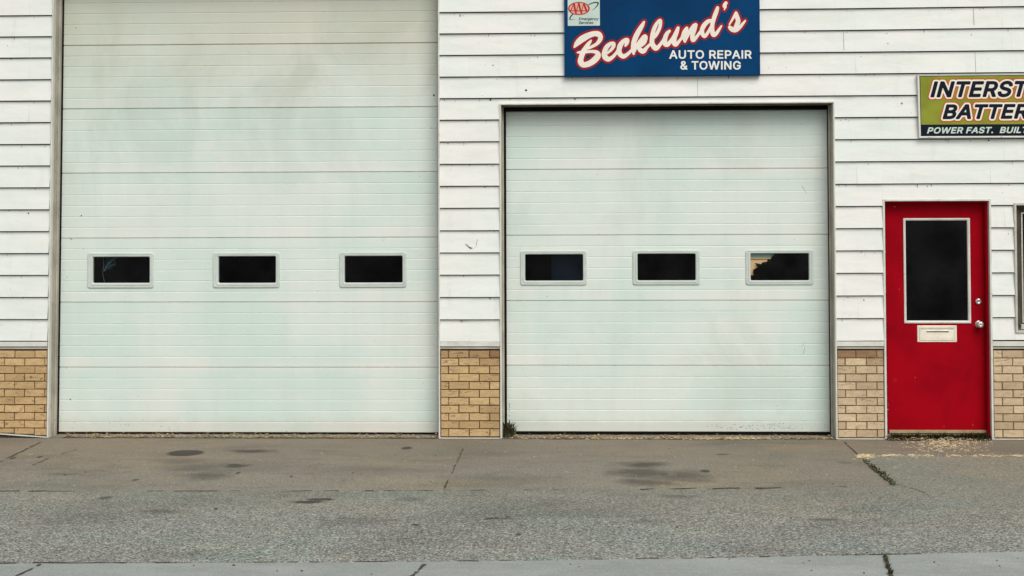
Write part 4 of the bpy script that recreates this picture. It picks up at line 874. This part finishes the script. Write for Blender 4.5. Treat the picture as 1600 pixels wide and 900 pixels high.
K = [(1440, 211.8), (XR-4, 210.8), (XR-7, 117), (1437.8, 119.6)]
def lin(t):  # left/right points at fraction t of the height (0 bottom)
    return ((K[0][0]*(1-t)+K[3][0]*t, K[0][1]*(1-t)+K[3][1]*t), (K[1][0]*(1-t)+K[2][0]*t, K[1][1]*(1-t)+K[2][1]*t))
l0, r0 = lin(.185); P4 = [W(*p, BY) for p in (l0, r0, K[2], K[3])]; pn.quad(*[(p[0], BY+.0018, p[1]) for p in P4], m=0)
pn.build('sign_panel', [M['sign_olive'], M['sign_black']], bs_)
SH = .24
rf_ = text_edges('INTERST', SH, 1.05); E1 = place(text_edges('INTERSTATE', SH, 1.05), 1455.2, 1606.5, 128.6, 150.8, rf_, CAPH)
rf_ = text_edges('BATTER', SH, 1.05); E2 = place(text_edges('BATTERIES', SH, 1.05), 1474.2, 1606.5, 164.6, 185.0, rf_, CAPH)
PX, PY = grid(1446, XR-7, 121, 193, .5)
# the lines drift upward to the right like the sign itself
def tilt(E, py): 
    o = E.copy(); 
    for c in (1, 3): o[:, c] -= (o[:, c-1]-1454)*.006
    return o
D = np.minimum(text_sdf(PX, PY, tilt(E1, 0)), text_sdf(PX, PY, tilt(E2, 0)))
iso_obj('letter_edge', PX, PY, D, 5.6, BY+.0009, M['sign_orange'], bs_)
iso_obj('letter_outline', PX, PY, D, 4.0, BY+.0002, M['sign_cream'], bs_)
iso_obj('lettering', PX, PY, D, 1.45, BY-.0006, M['sign_black'], bs_)
mb = MB()
rf_ = text_edges('POWER FAST.  BUILT', SH, 1.05); E3 = tilt(place(rf_, 1449, 1607, 199.4, 208.2, None, CAPH), 0)
PX, PY = grid(1445, 1612, 196, 212, .3); iso_mesh(mb, PX, PY, text_sdf(PX, PY, E3), .5, BY+.0012); mb.build('small_lettering', M['sign_mint'], bs_)
for px, py in ((1565, 213.7), (1452, 214.3)):
    sw = MB(); x, z = W(px, py, BY); sw.lathe((x, BY, z), [(.006, .001), (.006, -.003), (.003, -.005)], 10); sw.build('screw', M['steel'], bs_)

# ------------------------------------------------------------------ ground
def sheet(name, pts, z, mat, parent=None, sub=0):
    mb = MB(); mb.poly([(x, y, z) for x, y in pts]); o = mb.build(name, mat, parent)
    return tag(o, kind='structure')
sheet('ground', [(-400, -400), (400, -400), (400, 400), (-400, 400)], -.16, M['road'])
YA = [G(0, 766.5), G(420, 767), G(693, 766), G(1000, 764.5), G(1360, 760.5), G(1397, 759)]
YS = [G(0, 880.5), G(400, 879.5), G(800, 876.5), G(1100, 872), G(1420, 865.5), G(1600, 862)]
XL, XRr = -14, 14
apr = [(XL, .6), (XL, YA[0][1]-.02)] + YA + [G(1343, 712), G(1470, 713), G(1600, 714.5), (XRr, G(1600, 715)[1]), (XRr, .6)]
ap = sheet('concrete_apron', apr, 0, M['apron'])
asp = [(XL, YA[0][1]-.02), (XL, YS[0][1]-.05)] + YS + [(XRr, YS[-1][1]+.1), (XRr, G(1600, 715)[1]), G(1600, 714.5), G(1470, 713), G(1343, 712)] + YA[::-1]
asp_o = sheet('asphalt_strip', asp, 0, M['asphalt'])
swk = [(XL, YS[0][1]-.05), (XL, -6.2), (XRr, -6.2), (XRr, YS[-1][1]+.1)] + YS[::-1]
sw_o = sheet('sidewalk', swk, 0, M['sidewalk'])
kb = MB(); kb.box(XL, XRr, -6.35, -6.201, -.17, .002); tag(kb.build('kerb', M['sidewalk']), kind='structure')

rj = random.Random(5)
def crack(name, pxs, wid, parent, mat=None, jit=1.0, gaps=0.0, step=.06):
    """irregular dark line through photo-measured ground points"""
    P = [Vector(G(*p)) for p in pxs]; mb = MB(); z = .0035
    for a, b in zip(P, P[1:]):
        n = max(2, int((b-a).length/step)); d = (b-a).normalized(); nn = Vector((-d.y, d.x)); prev = None
        for k in range(n+1):
            c = a+(b-a)*k/n + nn*rj.gauss(0, wid*.35*jit); w_ = wid*max(.15, rj.gauss(.5, .22))
            cur = (c-nn*w_, c+nn*w_)
            if prev and rj.random() >= gaps:
                mb.quad((prev[0].x, prev[0].y, z), (cur[0].x, cur[0].y, z), (cur[1].x, cur[1].y, z), (prev[1].x, prev[1].y, z))
            prev = cur
    return mb.build(name, mat or M['crack'], parent)
crack('joint', [(-30, 768), (75, 767.6)], .018, ap, None, .8, .05)
crack('joint', [(75, 768), (300, 767.5), (420, 767.5), (693, 766.5), (1000, 765)], .010, ap, None, .9, .62)
crack('joint', [(1000, 765), (1180, 763), (1240, 761.5), (1365, 760)], .015, ap, None, 1.6, .38, .09)
crack('joint', [(724, 701), (693, 766)], .012, ap, None, .6, .3, .05)
crack('joint', [(64, 691), (0, 722)], .012, ap, None, .6, .1, .05)
crack('joint', [(155, 693), (90, 711), (36, 733)], .008, ap, None, 1.6, .45, .05)
crack('crack', [(1319, 691), (1330, 701), (1343, 713), (1366, 736), (1395, 757)], .010, ap, None, 1.0, .05, .03)
crack('crack', [(1395, 757), (1412, 760), (1440, 768), (1454, 776)], .007, asp_o, None, 1.2, .1, .03)
crack('joint', [(0, 880), (150, 880), (310, 879.5)], .014, sw_o, None, 1.3, .25, .08)
crack('joint', [(310, 879.5), (500, 878.5), (800, 876.5), (1100, 872), (1440, 865.5)], .010, sw_o, None, 1.2, .62)
crack('joint', [(64, 882), (20, 903)], .014, sw_o, None, .4, .05, .04)
crack('joint', [(664, 882), (642, 903)], .020, sw_o, None, .4, .05, .04)
crack('joint', [(1382, 868), (1394, 903)], .016, sw_o, None, .8, .05, .03)
crack('crack', [(755, 812), (780, 809), (800, 808)], .009, asp_o, None, 1.2, .1, .04)

# ------------------------------------------------------------------ litter, straw, weeds
def leaf(mb, x, y, z, s, r):
    a = r.uniform(0, 6.28); tl = r.uniform(-.6, .6); asp_ = r.uniform(.35, .8)
    ux, uy = math.cos(a), math.sin(a); vx, vy = -uy, ux
    P = []
    for (u, v) in ((-1, 0), (-.3, -asp_), (.5, -asp_*.7), (1, 0), (.4, asp_*.8), (-.4, asp_)):
        P.append((x+s*(u*ux+v*vx), y+s*(u*uy+v*vy), z+s*(abs(v)*.35+u*tl*.5)+s*.5))
    mb.poly(P)
rl = random.Random(9)
def litter(mb, pxa, pxb, n, ymin=.0, ymax=.2, smin=.004, smax=.014, pile=.02, clump=1.0):
    xa, xb_ = W(pxa, 686)[0], W(pxb, 686)[0]
    cs = [rl.uniform(xa, xb_) for _ in range(max(3, int(n/28)))]
    for k in range(n):
        x = rl.uniform(xa, xb_) if rl.random() > .55*clump else min(xb_, max(xa, rl.choice(cs)+rl.gauss(0, .05)))
        yy = rl.triangular(ymin, ymax, ymin+.03); leaf(mb, x, yy, abs(rl.gauss(0, pile*.5))+max(0, yy)*.12, rl.uniform(smin, smax), rl)
lt = MB(); litter(lt, 100, 684, 1500, -.02, .10); litter(lt, 100, 684, 260, -.02, .14, .003, .008)
tag(lt.build('leaf_litter', M['litter']), 'brown dry leaf litter along the foot of the tall garage door', 'leaf litter', kind='stuff')
lt = MB(); litter(lt, 790, 1300, 1300, -.03, .09); 
for k in range(420):
    x = rl.uniform(W(850, 686)[0], W(1200, 686)[0]); leaf(lt, x, rl.gauss(-.015, .012), rl.uniform(0, .008), rl.uniform(.004, .010), rl)
tag(lt.build('leaf_litter', M['litter']), 'pale dry leaf litter along the foot of the shorter garage door', 'leaf litter', kind='stuff')

def straw(mb, x, y, z, L, r, ang=None):
    a = r.gauss(0, .5) if ang is None else r.gauss(ang, .5)
    w_ = r.uniform(.0009, .0024); dx, dy = math.cos(a)*L/2, math.sin(a)*L/2; nx, ny = -math.sin(a)*w_, math.cos(a)*w_
    b = r.uniform(-.3, .3)*L; zz_ = z+r.uniform(0, .01)
    mx, my = x+nx/w_*b*.3, y+ny/w_*b*.3
    mb.poly([(x-dx, y-dy, z+.001), (mx-nx, my-ny, zz_+.004), (x+dx, y+dy, z+.002), (mx+nx, my+ny, zz_+.006)])
sm = MB()
for k in range(640):
    px, py = rl.gauss(1478, 30), 693+rl.gauss(0, 6.5)+abs(rl.gauss(0, 2))
    if py < 686 or py > 709: continue
    x, y = G(px, py); straw(sm, x, y, abs(rl.gauss(0, .012)), rl.choice((rl.uniform(.006, .02), rl.uniform(.015, .06))), rl)
tag(sm.build('dry_straw', M['straw']), 'bleached dry grass scattered on the concrete in front of the red door', 'dry grass', kind='stuff')
sm = MB(); cs_ = [rl.uniform(850, 1230) for _ in range(14)]
for k in range(520):
    px = rl.choice(cs_)+rl.gauss(0, 22) if rl.random() < .75 else rl.uniform(800, 1300)
    if 795 < px < 1300: straw(sm, W(px, 686)[0], rl.gauss(-.026, .014), abs(rl.gauss(0, .006)), rl.uniform(.008, .04), rl)
for k in range(330):
    px = rl.uniform(130, 680); straw(sm, W(px, 686)[0], rl.gauss(.0, .016), abs(rl.gauss(0, .006))+.004, rl.uniform(.006, .026), rl)
tag(sm.build('dry_straw', M['straw']), 'thin band of pale dry grass lying along the foot of both garage doors', 'dry grass', kind='stuff')
sm = MB()
cl = [rl.uniform(1345, 1600) for _ in range(16)]
for k in range(230):
    px = rl.choice(cl)+rl.gauss(0, 7); py = 713+rl.gauss(0, .9)+(px-1345)*.004
    x, y = G(px, py); straw(sm, x, y, 0.002, rl.uniform(.015, .06), rl)
for k in range(110):
    x, y = G(rl.gauss(1352, 7), rl.gauss(715, 1.5)); straw(sm, x, y, .002, rl.uniform(.015, .05), rl)
tag(sm.build('joint_straw', M['straw']), 'thin line of dry grass in the joint between concrete and asphalt right of the garage doors', 'dry grass', kind='stuff')
# straw and chips scattered over the slabs
sm = MB()
for k in range(70):
    x, y = G(rl.uniform(-20, 1620), rl.uniform(690, 760)); straw(sm, x, y, .001, rl.uniform(.006, .026), rl)
for k in range(60):
    x, y = G(rl.uniform(-20, 1620), rl.uniform(760, 898)); straw(sm, x, y, .001, rl.uniform(.006, .022), rl)
for (px, py, L) in ((885, 739, .05), (116, 760, .03), (1166, 866, .08), (1174, 870, .06)):
    x, y = G(px, py); straw(sm, x, y, .001, L, rl)
tag(sm.build('scattered_chaff', M['straw']), 'loose bits of pale chaff scattered over the concrete and asphalt', 'chaff', kind='stuff')
# small stones and clods
sm = MB()
for k in range(150):
    px, py = rl.uniform(-20, 1620), rl.uniform(690, 898); x, y = G(px, py); s = rl.uniform(.003, .009) * (1.8 if rl.random() < .06 else 1)
    top = sm.vert((x, y, s*.9)); ringv = [sm.vert((x+s*rl.uniform(.7, 1.2)*math.cos(q*1.047), y+s*rl.uniform(.7, 1.2)*math.sin(q*1.047), 0.001)) for q in range(6)]
    for q in range(6): sm.face((top, ringv[q], ringv[(q+1) % 6]))
M['pebble'] = mat_ramp_island('small_stones', [(.05, .045, .04), (.13, .12, .10), (.07, .06, .045), (.24, .22, .19)])
tag(sm.build('loose_grit', M['pebble']), 'small dark stones and clods lying loose on the pavement', 'grit', kind='stuff')

def blade(mb, x, y, z, h, lean, az, w_):
    """bent grass or leaf blade"""
    pts = []; n = 3
    for k in range(n+1):
        t = k/n; r_ = lean*t*t*h; pts.append((x+math.cos(az)*r_, y+math.sin(az)*r_, z+h*t*(1-.25*lean*t)))
    nx, ny = -math.sin(az), math.cos(az)
    pr = None
    for k, p in enumerate(pts):
        ww = w_*(math.sin(math.pi*(.22+.78*k/n)) + .02); cur = ((p[0]-nx*ww, p[1]-ny*ww, p[2]), (p[0]+nx*ww, p[1]+ny*ww, p[2]))
        if pr: mb.quad(pr[0], cur[0], cur[1], pr[1])
        pr = cur
wp = MB(); cx, _ = W(795, 680, .08)
for k in range(120):
    bx, by = cx+rl.gauss(-.005, .020), .085+rl.gauss(0, .025); blade(wp, bx, by, .006, rl.uniform(.04, .155), rl.uniform(.1, .7), rl.uniform(-2.6, 1.2), rl.uniform(.004, .011))
tag(wp.build('weed_plant', M['weed'], origin=(cx, .085, .006)), 'dark green weed growing at the lower left corner of the shorter garage door', 'weed')
wp = MB()
for k in range(1300):
    px = rl.uniform(1386, 1544) if rl.random() < .6 else rl.gauss(1522, 14)
    if not 1385 < px < 1545: continue
    x = W(px, 684)[0]; y = rl.uniform(-.045, .028); blade(wp, x, y, 0, rl.uniform(.02, .075), rl.uniform(.2, 1.0), rl.uniform(-3.1, .1), rl.uniform(.003, .009))
tag(wp.build('threshold_weeds', M['weed']), 'low weeds growing along the sill below the red entry door', 'weeds', kind='stuff')
lt = MB(); litter(lt, 1386, 1545, 700, -.085, .02, .004, .011, .02)
tag(lt.build('leaf_litter', M['litter']), 'brown leaf litter among the weeds below the red entry door', 'leaf litter', kind='stuff')
wp = MB()
for k in range(210):
    t = min(1, max(0, rl.gauss(.55, .3))); px = 1348+(1396-1348)*t+rl.gauss(0, 2.2*(.5+t)); py = 716+(757-716)*t+rl.gauss(0, 1.3)
    x, y = G(px, py); blade(wp, x, y, 0, rl.uniform(.006, .030), rl.uniform(.4, 1.6), rl.uniform(0, 6.28), rl.uniform(.003, .008))
tag(wp.build('crack_weeds', M['weed']), 'small weeds growing in the slanting crack right of the concrete apron', 'weeds', kind='stuff')
wp = MB()
for k in range(90):
    t = rl.random(); px = 1383+9*t+rl.gauss(0, 1.6); py = 869+30*t; x, y = G(px, py); blade(wp, x, y, 0, rl.uniform(.006, .028), rl.uniform(.4, 1.6), rl.uniform(0, 6.28), rl.uniform(.003, .007))
for k in range(60):
    px = rl.gauss(1340, 40); x, y = G(px, 867.5-(px-1340)*.012); blade(wp, x, y, 0, rl.uniform(.004, .015), rl.uniform(.4, 1.6), rl.uniform(0, 6.28), rl.uniform(.002, .005))
tag(wp.build('sidewalk_weeds', M['weed']), 'small weeds growing in the sidewalk joint at the lower right', 'weeds', kind='stuff')
